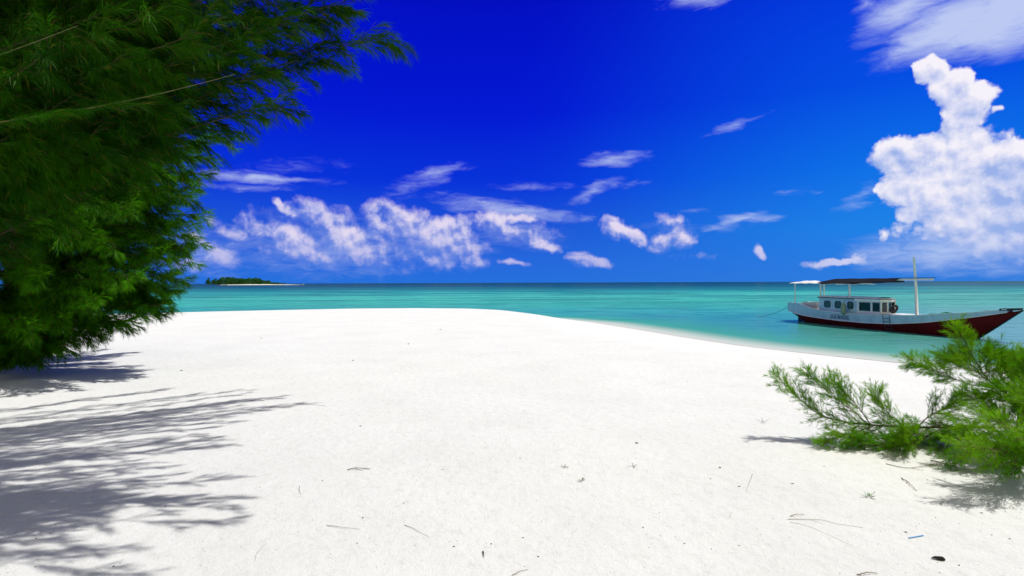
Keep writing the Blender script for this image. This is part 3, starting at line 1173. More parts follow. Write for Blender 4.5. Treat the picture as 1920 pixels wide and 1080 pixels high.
r = at_boat("net_bundle", -1.45, -.05, .92, "crumpled green net lying on the foredeck behind the mast", "net")
lumpy("netting", green_p, r, .34, .28, .17, 3)
o = lumpy("netting", green_p, r, .34, .13, .07, 5)
o.location = (-.55, -.1, .02)
r = at_boat("cloth_bundle", .62, -.02, 1.16, "dark red cloth bundle lying near the bow with a stick across it", "cloth")
lumpy("cloth", redcl_p, r, .34, .14, .11, 8)
m = MB()
m.tube([(.0, .02, .12), (.38, .0, .17), (.62, .03, .26)], .018, 5)
m.build("stick", black_p, r)
# stack of pale crates / fuel cans at the stern
r = at_boat("plastic_basin", -10.75, -.3, .66, "upper white plastic tub standing in the open stern behind the cabin", "tub")
r.location.z = WZ + .962


def tub(parent, sx, sy, h, name="shell"):
    m = MB()
    n = 20
    rows = [(.72, 0), (.80, h * .3), (.93, h * .85), (1.0, h), (1.04, h), (1.02, h * .93), (.95, h * .93), (.88, h * .8), (.68, .03)]
    vs = []
    for (k, z) in rows:
        for i in range(n):
            a = 2 * pi * i / n
            cx = abs(cos(a)) ** .6 * (1 if cos(a) > 0 else -1)
            cy = abs(sin(a)) ** .6 * (1 if sin(a) > 0 else -1)
            vs.append((sx * k * cx, sy * k * cy, z))
    fs = [(j * n + i, j * n + (i + 1) % n, (j + 1) * n + (i + 1) % n, (j + 1) * n + i) for j in range(len(rows) - 1) for i in range(n)]
    fs += [tuple(range(n))[::-1], tuple((len(rows) - 1) * n + i for i in range(n))]
    m.add(vs, fs)
    return m.build(name, plastic_p, parent)


tub(r, .66, .36, .34)
r = at_boat("plastic_basin", -10.7, -.3, .66, "lower white plastic tub under another at the stern of the boat", "tub")
tub(r, .55, .34, .30)
# mooring ropes


def rope(name, a, b, sag, rad, mat, label):
    m = MB()
    a = Vector(a)
    b = Vector(b)
    pts_ = []
    for i in range(17):
        q = i / 16
        p = a.lerp(b, q)
        p.z -= sag * 4 * q * (1 - q)
        pts_.append(p)
    m.tube(pts_, rad, 5)
    return tag(m.build(name, mat), label, "rope")


st = to_world(-12.8, -.3, 1.10)
e = G(1418, 592.5, WZ)
rope("mooring_rope", st, (e[0], e[1], WZ - .02), .22, .016, rope_p, "thin mooring rope running from the stern down into the water")
bt = to_world(1.95, 0, 1.38)
e2 = to_world(4.6, 1.4, .75)
rope("mooring_rope", bt, e2, .08, .014, rope_p, "thin anchor rope leading away from the black bow tip")

# tiny far boat near the island
fbp = P(568, 532.6, 900)
r = tag(empty("far_boat", (float(fbp[0]), 900, WZ)), "tiny white boat on the horizon right of the island", "boat")
m = MB()
m.add([(-2.4, -.7, 0), (2.0, -.7, 0), (3.0, 0, .1), (2.0, .7, 0), (-2.4, .7, 0), (-2.5, -.9, 1.0), (2.2, -.9, 1.1), (3.8, 0, 1.4), (2.2, .9, 1.1), (-2.5, .9, 1.0)],
      [(0, 4, 3, 2, 1), (5, 6, 7, 8, 9), (0, 1, 6, 5), (1, 2, 7, 6), (2, 3, 8, 7), (3, 4, 9, 8), (4, 0, 5, 9)])
m.build("hull", white_p, r)
m = MB()
m.box(-1.2, .8, -.5, .5, 1.0, 1.8)
m.build("cabin", white_p, r)

#TREES
# ------------------------------------------------------------------ she-oak foliage
def unit(v):
    return v / np.maximum(1e-9, np.linalg.norm(v, axis=-1, keepdims=True))


def curve(pts, n):
    """smooth resample of a polyline (Catmull-Rom like)"""
    pts = np.asarray(pts, float)
    d = np.r_[0, np.cumsum(np.linalg.norm(np.diff(pts, axis=0), axis=1))]
    d /= d[-1]
    q = np.linspace(0, 1, n)
    out = np.stack([np.interp(q, d, pts[:, k]) for k in range(3)], 1)
    for _ in range(max(1, n // 8)):
        out[1:-1] = 0.25 * out[:-2] + 0.5 * out[1:-1] + 0.25 * out[2:]
    return out


def sample_path(paths, idx, tt):
    K = paths.shape[1]
    x = np.clip(tt, 0, 0.9999) * (K - 1)
    i = x.astype(int)
    f = (x - i)[:, None]
    p = paths[idx, i] * (1 - f) + paths[idx, i + 1] * f
    tg = unit(paths[idx, i + 1] - paths[idx, i])
    return p, tg


def children(paths, n_per, length, t0=0.12, t1=1.0, ang=0.75, lift=0.1, droop=0.0, K=6, taper=0.7, jit=0.25, R=None, bias=(0, 0, 0)):
    R = R or rng
    M = paths.shape[0]
    idx = np.repeat(np.arange(M), n_per)
    k = np.tile(np.arange(n_per), M)
    tt = t0 + (t1 - t0) * (k + R.uniform(0, 1, M * n_per)) / n_per
    p, tg = sample_path(paths, idx, tt)
    side = unit(R.normal(size=p.shape))
    side = unit(side - tg * np.sum(side * tg, 1, keepdims=True))
    a = ang * (1 + jit * R.normal(size=(len(p), 1)))
    d = unit(tg * np.cos(a) + side * np.sin(a) + np.array([0, 0, lift]) + np.array(bias))
    L = length * (1 - taper * (tt - t0)[:, None]) * R.uniform(0.65, 1.25, (len(p), 1))
    out = np.zeros((len(p), K, 3))
    out[:, 0] = p
    cur = p.copy()
    dirv = d
    for j in range(1, K):
        dirv = unit(dirv * 1.0 + tg * 0.10 + np.array([0, 0, -droop]) + R.normal(size=p.shape) * 0.05)
        cur = cur + dirv * L / (K - 1)
        out[:, j] = cur
    return out


def needles(paths, n_per, length, width, spread=0.5, droop=0.15, lift=0.0, t0=0.0, seg=1, R=None):
    R = R or rng
    M = paths.shape[0]
    idx = np.repeat(np.arange(M), n_per)
    tt = t0 + (1 - t0) * R.uniform(0, 1, M * n_per)
    p, tg = sample_path(paths, idx, tt)
    side = unit(R.normal(size=p.shape))
    side = unit(side - tg * np.sum(side * tg, 1, keepdims=True))
    a = spread * (0.55 + 0.6 * R.uniform(0, 1, (len(p), 1)))
    d = unit(tg * np.cos(a) + side * np.sin(a) + np.array([0, 0, lift - droop * 0.4]))
    L = length * R.uniform(0.6, 1.2, (len(p), 1)) * (1.0 - 0.35 * tt[:, None])
    w = np.cross(d, unit(R.normal(size=p.shape)))
    w = unit(w) * width * 0.5
    n = len(p)
    if seg == 1:
        V = np.stack([p - w, p + w, p + d * L + np.array([0, 0, -droop * 0.5]) * L], 1).reshape(-1, 3)
        return V, np.arange(n * 3).reshape(n, 3)
    m1 = p + d * L * 0.55
    m2 = m1 + unit(d + np.array([0, 0, -droop])) * L * 0.45
    V = np.stack([p - w, p + w, m1 + w * 0.85, m2, m1 - w * 0.85], 1).reshape(-1, 3)
    b = np.arange(n)[:, None] * 5
    F = np.concatenate([b + np.array([0, 1, 2]), b + np.array([0, 2, 4]), b + np.array([4, 2, 3])])
    return V, F


def merge(parts):
    Vs, Fs, o = [], [], 0
    for V, F in parts:
        Vs.append(V)
        Fs.append(F + o)
        o += len(V)
    return np.concatenate(Vs), np.concatenate(Fs)


def tubes(paths, r0, r1, n=4):
    """paths (M,K,3) -> thin tubes, triangulated"""
    M, K, _ = paths.shape
    tg = np.gradient(paths, axis=1)
    tg = unit(tg)
    ref = np.array([0.31, 0.17, 0.94])
    a = unit(np.cross(tg, ref))
    b = np.cross(tg, a)
    r = np.linspace(1, 0, K)[None, :, None]
    r0 = np.broadcast_to(np.asarray(r0, float).reshape(-1, 1, 1), (M, 1, 1))
    r1 = np.broadcast_to(np.asarray(r1, float).reshape(-1, 1, 1), (M, 1, 1))
    rad = r0 * r + r1 * (1 - r)
    V = np.stack([paths + (a * cos(2 * pi * k / n) + b * sin(2 * pi * k / n)) * rad for k in range(n)], 2).reshape(-1, 3)
    i = (np.arange(M)[:, None, None] * K + np.arange(K - 1)[None, :, None]) * n
    k = np.arange(n)[None, None, :]
    k2 = (k + 1) % n
    q = np.stack([i + k, i + k2, i + n + k2, i + n + k], -1).reshape(-1, 4)
    F = np.concatenate([q[:, [0, 1, 2]], q[:, [0, 2, 3]]])
    return V, F


def leafmat(name, c1, c2, trans=0.35, scale=1.5):
    m, t = material(name)
    g = t.new("ShaderNodeNewGeometry")
    f = t.maprange(t.noise(g.outputs["Position"], scale, 4, 0.6), 0.35, 0.68)
    f = t.math("ADD", t.math("MULTIPLY", f, 0.7), t.math("MULTIPLY", g.outputs["Random Per Island"], 0.3))
    c = t.mix(f, c1, c2)
    c = t.mix(t.math("GREATER_THAN", g.outputs["Random Per Island"], 0.94), c, (0.13, 0.12, 0.02, 1))
    d = t.new("ShaderNodeBsdfDiffuse")
    t.put(d.inputs[0], c)
    tl = t.new("ShaderNodeBsdfTranslucent")
    t.put(tl.inputs[0], t.mix(1.0, c, (1.0, 1.0, 0.55, 1), "MULTIPLY"))
    ms = t.new("ShaderNodeMixShader")
    ms.inputs[0].default_value = trans
    t.l.new(d.outputs[0], ms.inputs[1])
    t.l.new(tl.outputs[0], ms.inputs[2])
    gl = t.new("ShaderNodeBsdfGlossy")
    gl.inputs["Roughness"].default_value = 0.45
    gl.inputs[0].default_value = (0.7, 0.8, 0.6, 1)
    m2 = t.new("ShaderNodeMixShader")
    m2.inputs[0].default_value = 0.012
    t.l.new(ms.outputs[0], m2.inputs[1])
    t.l.new(gl.outputs[0], m2.inputs[2])
    om = t.new("ShaderNodeOutputMaterial")
    t.l.new(m2.outputs[0], om.inputs[0])
    return m


bark = principled("bark", (0.16, 0.115, 0.08, 1), 0.9, vscale=14, second=(0.07, 0.05, 0.035, 1), bump=0.6, bscale=30)
twigm = principled("twig_bark", (0.26, 0.19, 0.10, 1), 0.85, vscale=9, second=(0.12, 0.085, 0.045, 1))
leaf_big = leafmat("needle_leaf", (0.004, 0.055, 0.001, 1), (0.10, 0.38, 0.003, 1), 0.40, 1.7)
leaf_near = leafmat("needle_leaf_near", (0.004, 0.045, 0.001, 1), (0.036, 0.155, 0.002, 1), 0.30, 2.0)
leaf_shrub = leafmat("needle_leaf_shrub", (0.05, 0.26, 0.004, 1), (0.28, 0.56, 0.008, 1), 0.45, 3.0)

# ---- tree further back at the left edge
TB = G(6, 695)                       # foot of the trunk on the sand
TX, TY = float(TB[0]) - .3, float(TB[1])
TZ = float(sandz(TX, TY))
tree_a = tag(empty("casuarina_tree", (0, 0, 0)), "dark green she-oak with drooping needle plumes down to the sand at the left edge", "tree")
trunk = MB()
tp = [(TX - .1, TY, TZ - .3), (TX + .05, TY, TZ + .3), (TX + .45, TY + .1, TZ + 1.3), (TX + .4, TY + .3, TZ + 3), (TX + .1, TY + .3, TZ + 5.5), (TX + .2, TY + .4, TZ + 8.2)]
tp = curve(tp, 24)
trunk.tube([tuple(p) for p in tp], [0.17 - 0.13 * i / 23 for i in range(24)], 10)
trunk.build("trunk", bark, tree_a, smooth=True)
RA = np.random.default_rng(5)
# silhouette tips seen from the beach: pixel, pixel, distance
TIPS = [(370, 175, 11.5), (432, 264, 10.6), (395, 300, 11), (375, 228, 11.8), (385, 330, 11), (365, 352, 10.5), (330, 372, 11), (372, 402, 10.8), (350, 425, 11.2), (366, 452, 10.6), (338, 470, 10.5), (355, 490, 11.3),
        (350, 522, 10.8), (325, 545, 11.2), (318, 570, 10.6), (290, 590, 11), (255, 604, 10.5), (215, 612, 11), (180, 632, 10.6), (132, 640, 10.4), (95, 655, 10.8), (70, 672, 10.2), (30, 655, 10.0),
        (300, 320, 9.8), (250, 380, 9.4), (220, 460, 9.2), (250, 520, 9.3), (180, 560, 9.2), (120, 600, 9.4), (60, 620, 9.2), (80, 520, 8.8), (120, 420, 8.8), (160, 330, 8.9), (60, 300, 8.8), (330, 200, 10.4), (260, 150, 10), (270, 90, 11), (290, 30, 12), (200, 40, 10)]
NB_SHIFT = 22
bp = []
for (x, y, d) in TIPS:
    for rep_ in range(2):
        tip = P(x - rep_ * RA.uniform(8, 40), y + rep_ * RA.uniform(-22, 22), d + rep_ * RA.uniform(-.4, .6))
        zt = np.clip(tip[2] - RA.uniform(-0.35, 0.55), TZ + .5, 8)
        k = np.clip((zt - TZ) / 8.2, 0, 1)
        s0 = tp[int(k * 23)]
        mid = s0 * 0.45 + tip * 0.55 + np.array([0, 0, 0.30 + RA.uniform(-.1, .2)])
        bp.append(curve([s0, mid, tip], 12))
for k in range(260):
    h = RA.uniform(1.2, 8.0)
    a = RA.uniform(0, 2 * pi)
    s0 = tp[min(23, int(h / 8.3 * 23))]
    rad = RA.uniform(1.7, 3.3) * (1.0 if h > 1.8 else 0.75) * (1 - max(0, h - 5) * 0.12)
    tip = s0 + np.array([cos(a) * rad, sin(a) * rad, RA.uniform(-.7, .3)])
    tip[2] = max(tip[2], TZ + 1.0 + 0.1 * rad)
    if h < 1.8:
        tip[:2] = s0[:2] + (tip[:2] - s0[:2]) * .62
    bp.append(curve([s0, s0 * .5 + tip * .5 + np.array([0, 0, .25]), tip], 12))
bp = np.array(bp)
tw = children(bp, 28, 0.56, t0=0.22, ang=0.55, lift=0.02, droop=0.03, K=5, taper=0.75, R=RA)
st_ = children(tw, 8, 0.26, t0=0.1, ang=0.55, lift=0.0, droop=0.06, K=3, taper=0.6, R=RA)
nd = needles(st_, 16, 0.17, 0.0075, 0.42, 0.30, R=RA)
nd1 = needles(tw, 16, 0.17, 0.0075, 0.42, 0.25, R=RA)
nd2 = needles(bp[:, 7:], 60, 0.17, 0.006, 0.4, 0.2, R=RA)
V, F = merge([nd, nd1, nd2])
link("crown", np_mesh("crown", V, F), leaf_big, tree_a)
V, F = merge([tubes(bp, 0.028, 0.002, 5), tubes(tw, 0.006, 0.002, 3)])
twigd = principled("dark_bark", (0.07, 0.055, 0.025, 1), 0.9, var=.4)  # darker brown bark for branches and twigs
link("branches", np_mesh("branches", V, F, True), twigd, tree_a)

# ---- nearer tree whose branches reach in from the left and above
tree_b = tag(empty("casuarina_tree", (0, 0, 0)), "nearer she-oak reaching long needle branches across the sky at the upper left", "tree")
NX, NY = -6.2, 4.6
trunk = MB()
NZ = float(sandz(NX, NY))
tq = curve([(NX, NY, NZ - .3), (NX + .1, NY, 1.5), (NX - .1, NY + .2, 4), (NX, NY + .2, 8)], 24)
trunk.tube([tuple(p) for p in tq], [0.20 - 0.14 * i / 23 for i in range(24)], 10)
trunk.build("trunk", bark, tree_b, smooth=True)
RB = np.random.default_rng(9)
NB = [  # tips (px, px, distance), droop of the middle
    (728, 70, 4.9, .10), (690, -6, 4.7, .12), (655, 8, 5.1, .1), (560, 188, 4.5, .16), (640, 118, 5.1, .1), (560, 40, 4.4, .1), (500, 140, 4.3, .12), (440, 180, 4.6, .12),
    (600, -30, 4.6, .1), (620, 25, 5.0, .1), (600, 85, 5.0, .1), (470, 90, 4.7, .1), (540, -20, 4.8, .1), (490, 30, 4.5, .1), (500, 60, 4.0, .1), (430, 110, 4.1, .1), (440, -20, 4.0, .1), (380, 60, 3.7, .1), (330, 120, 3.9, .1), (300, 20, 3.6, .1),
    (240, 100, 3.6, .1), (270, 190, 3.9, .1), (350, 200, 4.3, .12), (180, 30, 3.5, .1), (150, 170, 3.7, .1), (100, 90, 3.4, .1), (200, 240, 3.9, .1), (290, 250, 4.2, .1), (90, 240, 3.8, .1), (330, 290, 4.8, .1), (240, 320, 4.6, .1), (130, 310, 4.4, .1)]
bq_ = []
NB += [(x + RB.uniform(-26, 10), y + RB.uniform(-16, 16), d + RB.uniform(-.25, .25), mm) for _ in range(1) for (x, y, d, mm) in NB[:4]]
for (x, y, d, mm) in NB:
    x = x - (NB_SHIFT if x > 430 and x < 700 else 0)
    tip = P(x, y, d)
    zt = np.clip(tip[2] - RB.uniform(0.1, 0.9), .9, 6)
    s0 = tq[min(23, max(0, int((zt - NZ) / 8.0 * 23)))]
    mid = s0 * 0.42 + tip * 0.58 + np.array([0, RB.uniform(-.2, .2), -mm])
    bq_.append(curve([s0, mid, tip], 16))
# boughs above the frame that only show by their shade
for k in range(60):
    gy = 2.7 + 6.5 * (k + RB.uniform(0, 1)) / 60
    gx1 = float(np.interp(gy, [2.7, 3.5, 4.4, 5.2, 6.2, 7.2, 8.0, 8.8, 9.4], [-1.9, -2.2, -1.9, -2.9, -3.1, -3.2, -2.9, -3.6, -5.5]))
    gx = gx1 - abs(RB.normal()) * 1.3
    h = (1.7 + .5 * gy + .45) / (1 - .5 * .144) + RB.uniform(0, .5)
    tip = np.array([gx + h * .444, gy + h * .144, h])
    s0 = tq[min(23, int(tip[2] / 8.0 * 23) - 1)]
    bq_.append(curve([s0, s0 * .45 + tip * .55 + np.array([0, 0, .15]), tip], 16))
for k in range(110):
    x, y = RB.uniform(-60, 400), RB.uniform(-60, 330)
    if x > 330 - (y - 200) * .4 and y > 150:
        continue
    d = RB.uniform(3.9, 6.0)
    tip = P(x, y, d)
    zt = np.clip(tip[2] - RB.uniform(0.1, 0.9), .9, 6)
    s0 = tq[min(23, max(0, int((zt - NZ) / 8.0 * 23)))]
    bq_.append(curve([s0, s0 * .42 + tip * .58, tip], 16))
bq_ = np.array(bq_)
tw = children(bq_, 40, 0.36, t0=0.25, ang=0.6, lift=-0.05, droop=0.09, K=6, taper=0.50, R=RB)
st_ = children(tw, 4, 0.16, t0=0.15, ang=0.5, lift=0.0, droop=0.10, K=4, taper=0.5, R=RB)
nd = needles(st_, 18, 0.135, 0.0038, 0.50, 0.45, seg=2, R=RB)
nd1 = needles(tw, 32, 0.135, 0.0038, 0.50, 0.45, seg=2, R=RB)
nd2 = needles(bq_[:, 8:], 160, 0.13, 0.0026, 0.5, 0.40, seg=2, R=RB)
V, F = merge([nd, nd1, nd2])
link("crown", np_mesh("crown", V, F), leaf_near, tree_b)
V, F = merge([tubes(bq_, 0.020, 0.0012, 6), tubes(tw, 0.0028, 0.0008, 3)])
link("branches", np_mesh("branches", V, F, True), twigd, tree_b)
spraym = principled("spray_bark", (0.13, 0.12, 0.05, 1), 0.85, var=.4, vscale=20)
# long bare sprays in front
for j, (a, b, dd_) in enumerate([((-40, 232, 3.0), (442, 139, 3.3), .05), ((-60, 118, 2.8), (146, 48, 3.1), .03)]):
    pa, pb = P(*a), P(*b)
    pth = curve([tq[8], pa, pa * .5 + pb * .5 + np.array([0, 0, -dd_]), pb], 24)[None]
    tws = children(pth, 14, 0.30, t0=0.45, t1=.86, ang=0.35, lift=-.02, droop=.05, K=5, taper=.5, R=RB)
    V, F = merge([needles(tws, 90, 0.15, 0.0022, 0.38, 0.3, seg=2, R=RB), needles(pth[:, 8:22], 420, 0.15, 0.0022, 0.40, 0.3, seg=2, R=RB)])
    V2, F2 = tubes(pth, 0.006, 0.0014, 6)
    sp_ = link("spray", np_mesh("spray", V2, F2, True), spraym, tree_b)
    link("foliage", np_mesh("foliage", V, F), leaf_near, sp_)

# ---- young she-oak shrub at the right
shrub = tag(empty("casuarina_shrub", (0, 0, 0)), "bright green young she-oak shrub sprawling over the sand at the lower right", "shrub")
RS = np.random.default_rng(21)
SB = G(1900, 868)
SX, SY = float(SB[0]), float(SB[1])
SZ = float(sandz(SX, SY))


def q(x, y, d): return P(x, y, d)


base = np.array([SX, SY, SZ - .05])
hub = P(1905, 800, 5.35)
MAIN = {
    "long": [base, P(1880, 800, 5.4), P(1760, 801, 5.5), P(1700, 802, 5.6), P(1640, 797, 5.7), P(1580, 792, 5.8), P(1545, 786, 5.85), P(1500, 752, 5.95), P(1458, 706, 6.05)],
    "up": [base, P(1912, 760, 5.3), P(1900, 745, 5.4), P(1870, 728, 5.5), P(1850, 712, 5.55), P(1838, 692, 5.6), P(1824, 668, 5.65), P(1810, 645, 5.7), P(1798, 618, 5.75)],
    "up_left": [P(1868, 727, 5.5), P(1820, 722, 5.6), P(1780, 706, 5.8), P(1745, 690, 5.9), P(1712, 676, 6.0)],
    "right": [base, P(1935, 760, 5.1), P(1930, 710, 5.1), P(1915, 676, 5.2)],
    "right2": [base, P(1960, 740, 5.6), P(1965, 690, 5.8), P(1950, 660, 5.9)],
    "low": [base, P(1860, 830, 5.2), P(1800, 822, 5.3), P(1770, 838, 5.35), P(1730, 850, 5.4)],
    "low2": [P(1770, 800, 5.5), P(1720, 830, 5.4), P(1680, 838, 5.4), P(1640, 836, 5.45), P(1600, 826, 5.5)],
    "near": [base, P(1900, 850, 4.6), P(1850, 840, 4.4), P(1800, 838, 4.35)],
    "near2": [base, P(1930, 840, 4.5), P(1900, 800, 4.3), P(1860, 790, 4.3)],
    "near3": [base, P(1925, 870, 4.7), P(1890, 868, 4.5), P(1850, 868, 4.55)],
    "near4": [base, P(1960, 820, 4.6), P(1950, 770, 4.5), P(1915, 740, 4.6)],
    "s1": [P(1628, 796, 5.7), P(1600, 770, 5.75), P(1560, 742, 5.85), P(1512, 700, 6.0)],
    "s2": [P(1632, 796, 5.7), P(1618, 775, 5.7), P(1600, 752, 5.8), P(1570, 722, 5.9), P(1562, 712, 5.95)],
    "s3": [P(1700, 802, 5.6), P(1672, 785, 5.6), P(1655, 760, 5.7), P(1640, 735, 5.75)],
    "s4": [P(1720, 802, 5.6), P(1735, 785, 5.6), P(1760, 770, 5.6), P(1800, 752, 5.6)],
    "s5": [P(1640, 797, 5.7), P(1600, 812, 5.6), P(1570, 820, 5.6), P(1545, 832, 5.6)],
    "s6": [P(1700, 802, 5.6), P(1690, 830, 5.5), P(1670, 858, 5.4), P(1640, 868, 5.4)],
    "u1": [P(1845, 700, 5.55), P(1870, 690, 5.5), P(1880, 675, 5.5)],
    "u2": [P(1838, 680, 5.6), P(1820, 672, 5.7), P(1800, 664, 5.8)],
    "u3": [P(1870, 728, 5.5), P(1880, 700, 5.4), P(1915, 690, 5.3)],
    "u4": [P(1840, 690, 5.6), P(1855, 680, 5.6), P(1862, 668, 5.6)],
    "f1": [base, P(1880, 780, 5.2), P(1850, 760, 5.2), P(1815, 740, 5.3)],
    "f2": [base, P(1890, 790, 5.0), P(1850, 780, 5.0), P(1790, 790, 5.1)],
    "f3": [base, P(1850, 830, 5.6), P(1790, 830, 5.8), P(1740, 842, 5.8)],
    "f4": [base, P(1930, 780, 5.5), P(1900, 720, 5.6), P(1890, 700, 5.6)],
    "f5": [base, P(1960, 800, 5.2), P(1990, 740, 5.2), P(2000, 690, 5.2)],
    "f6": [P(1700, 802, 5.6), P(1680, 815, 5.7), P(1640, 826, 5.8), P(1610, 845, 5.8)],
    "g2": [base, P(1920, 770, 5.0), P(1890, 740, 5.1), P(1860, 735, 5.2)],
    "g3": [base, P(1870, 840, 5.0), P(1820, 850, 4.95), P(1780, 858, 5.0)],
    "g5": [base, P(1940, 760, 5.4), P(1930, 700, 5.6), P(1910, 670, 5.7)],
    "g6": [base, P(1890, 830, 4.7), P(1860, 810, 4.6), P(1810, 805, 4.7)],
    "g7": [P(1850, 712, 5.55), P(1835, 700, 5.5), P(1800, 680, 5.6), P(1775, 672, 5.7)],
    "g8": [P(1838, 680, 5.6), P(1850, 670, 5.5), P(1846, 662, 5.5)],
    "g10": [P(1745, 801, 5.5), P(1720, 815, 5.4), P(1690, 812, 5.3)],
    "f7": [base, P(1820, 800, 5.5), P(1720, 816, 5.5), P(1660, 842, 5.5)],
}
RAD = {"long": .017, "up": .014, "up_left": .007, "low": .010, "near": .008}
foliage_parts = []
for nm, pl in MAIN.items():
    L = sum(np.linalg.norm(np.array(pl[i + 1]) - np.array(pl[i])) for i in range(len(pl) - 1))
    pth = curve(pl, 26)[None]
    r0 = RAD.get(nm, .006)
    V2, F2 = tubes(pth, r0, .0015, 7)
    if nm in ("long", "up", "low", "near", "right"):
        bo = link("branch", np_mesh("branch", V2, F2, True), bark if nm != "long" else twigm, shrub)
    ntw = int(12 + L * (46 if nm not in ("long",) else 42))
    tlen = .24 if nm not in ("long", "up") else .26
    start = .22 if nm in ("s1", "s2", "s3", "s4", "s5", "s6", "s7", "u1", "u2", "u3", "u4") else .38
    tw = children(pth, ntw, tlen, t0=start, ang=.75, lift=.08, droop=.02, K=5, taper=.75, R=RS)
    sub = children(tw, 4, .09, t0=.15, ang=.6, lift=.03, droop=.02, K=3, taper=.4, R=RS)
    dens = .72 if nm in ("long", "s1", "s2", "s3", "s5", "f6") else .55 if nm.startswith("near") or nm in ("g6", "f2", "g3") else 1.0
    if nm == "long":
        # sparser towards the outer end
        keep = RS.uniform(0, 1, len(tw)) < .8
        tw = tw[keep]
    near_ = nm.startswith("near")
    fw = .0028 if nm in ("long", "s1", "s2", "s3", "s5") else .0023
    parts = [needles(tw, int(26 * dens), .070, fw, .55, .05, lift=.05, seg=2, R=RS), needles(sub, int(18 * dens), .065, fw, .55, .05, lift=.05, seg=2, R=RS), needles(pth[:, int(26 * start):], int(60 * L), .07, fw, .6, .0, seg=2, R=RS)]
    foliage_parts += parts
    Vt, Ft = merge([tubes(tw, .0022, .0008, 3), tubes(pth, r0, .0015, 6)] if nm not in ("long", "up", "low", "near", "right") else [tubes(tw, .0022, .0008, 3)])
    if "twig_acc" not in globals():
        twig_acc = []
    twig_acc.append((Vt, Ft))
V, F = merge(foliage_parts)
link("foliage", np_mesh("foliage", V, F), leaf_shrub, shrub)
V, F = merge(twig_acc)
link("twigs", np_mesh("twigs", V, F, True), twigm, shrub)
#DEBRIS
# ------------------------------------------------------------------ things lying on the sand
RD = np.random.default_rng(33)
dead = principled("dry_twig", (0.30, 0.23, 0.15, 1), 0.9, var=.4, vscale=30)
pale = principled("bleached_twig", (0.42, 0.37, 0.28, 1), 0.9, var=.3, vscale=30)
char = principled("dark_driftwood", (0.03, 0.022, 0.018, 1), 0.85, var=.4, vscale=40)
pebm = principled("brown_pebble", (0.12, 0.085, 0.06, 1), 0.85, var=.5, vscale=60)
blues = principled("blue_plastic", (0.06, 0.30, 0.70, 1), 0.4)
sprig = principled("sprig_leaf", (0.06, 0.26, 0.02, 1), 0.7, var=.4, vscale=60)


def ground(x, y):
    p = G(x, y)
    for _ in range(4):
        z = float(sandz(p[0], p[1]))
        p = G(x, y, z)
    return p


def twig(pts, rad, mat, label, forks=0):
    W = [ground(x, y) for x, y in pts]
    c0 = W[0].copy()
    Wc = curve(np.array(W) - c0, 14)
    zz = sandz(Wc[:, 0] + c0[0], Wc[:, 1] + c0[1]) - c0[2]
    Wc[:, 2] = zz + rad * .7 + np.abs(np.sin(np.linspace(0, 3.1, 14))) * rad * 1.5
    Wc[:, :2] += RD.normal(size=(14, 2)) * rad * .5
    m = MB()
    rad *= .62
    m.tube([tuple(p) for p in Wc], rad, 6, rad * .45)
    for f in range(forks):
        i = 4 + f * 4
        d = Wc[i + 1] - Wc[i]
        sd_ = np.array([-d[1], d[0], 0]) * (1 if f % 2 else -1)
        e = Wc[i] + unit(d + sd_) * .09
        e[2] = float(sandz(e[0] + c0[0], e[1] + c0[1])) - c0[2] + rad * .5
        m.tube([tuple(Wc[i]), tuple(e)], rad * .6, 5, rad * .3)
    o = m.build("twig", mat)
    o.location = tuple(c0)
    return tag(o, label, "twig", "twigs lying on the sand")


twig([(612, 986), (645, 991), (676, 993)], .0035, pale, "straight pale twig on the bare sand in the bottom left centre")
twig([(758, 985), (775, 992), (788, 1000), (804, 1007)], .0028, dead, "thin curved twig just right of the straight pale twig")
twig([(960, 1080), (975, 1073), (990, 1069)], .0035, dead, "twig cut off by the bottom edge near the middle")
twig([(1478, 974), (1540, 976), (1570, 984), (1618, 990)], .0032, pale, "long thin pale twig lying below the shrub's shade", 1)
twig([(1480, 980), (1500, 982), (1530, 993), (1600, 1025)], .0016, pale, "hair thin pale stem fanning out below the long twig")
twig([(1480, 969), (1495, 967), (1510, 966)], .0055, pale, "short flat pale stick at the left end of the long thin twig")
twig([(1411, 889), (1405, 905), (1398, 924)], .0030, dead, "upright looking thin twig left of the shrub's shade")
twig([(1690, 897), (1705, 909), (1720, 922)], .0060, dead, "dark bent stick lying in the shade of the shrub")
twig([(1606, 1079), (1625, 1077), (1645, 1076)], .0055, dead, "dark twig at the bottom edge right of the middle")
twig([(505, 765), (530, 762), (580, 759), (612, 762)], .0045, dead, "long thin twig beyond the tip of the tree shade", 0)
twig([(470, 752), (494, 752)], .009, dead, "short thick twig at the tip of the tree shade")
twig([(562, 912), (561, 920), (563, 927)], .0035, dead, "tiny bent twig on the sand right of the dark shade finger")
twig([(905, 1035), (906, 1040), (908, 1046)], .006, char, "small dark splinter near the bottom centre")
twig([(650, 882), (664, 880), (674, 881), (692, 881)], .0070, dead, "small forked dark twig on open sand left of centre", 2)
twig([(1660, 870), (1700, 880), (1745, 874), (1790, 868)], .0045, dead, "fine fallen twig close under the shrub", 2)
twig([(1745, 865), (1765, 872), (1790, 878)], .0085, dead, "brown stick on the sand ridge under the shrub", 1)
twig([(1372, 960), (1366, 975)], .0016, pale, "tiny straw left of the long twig")
twig([(478, 1052), (480, 1040), (489, 1030), (500, 1018)], .0020, pale, "faint curved root fibre near the lower left shade")

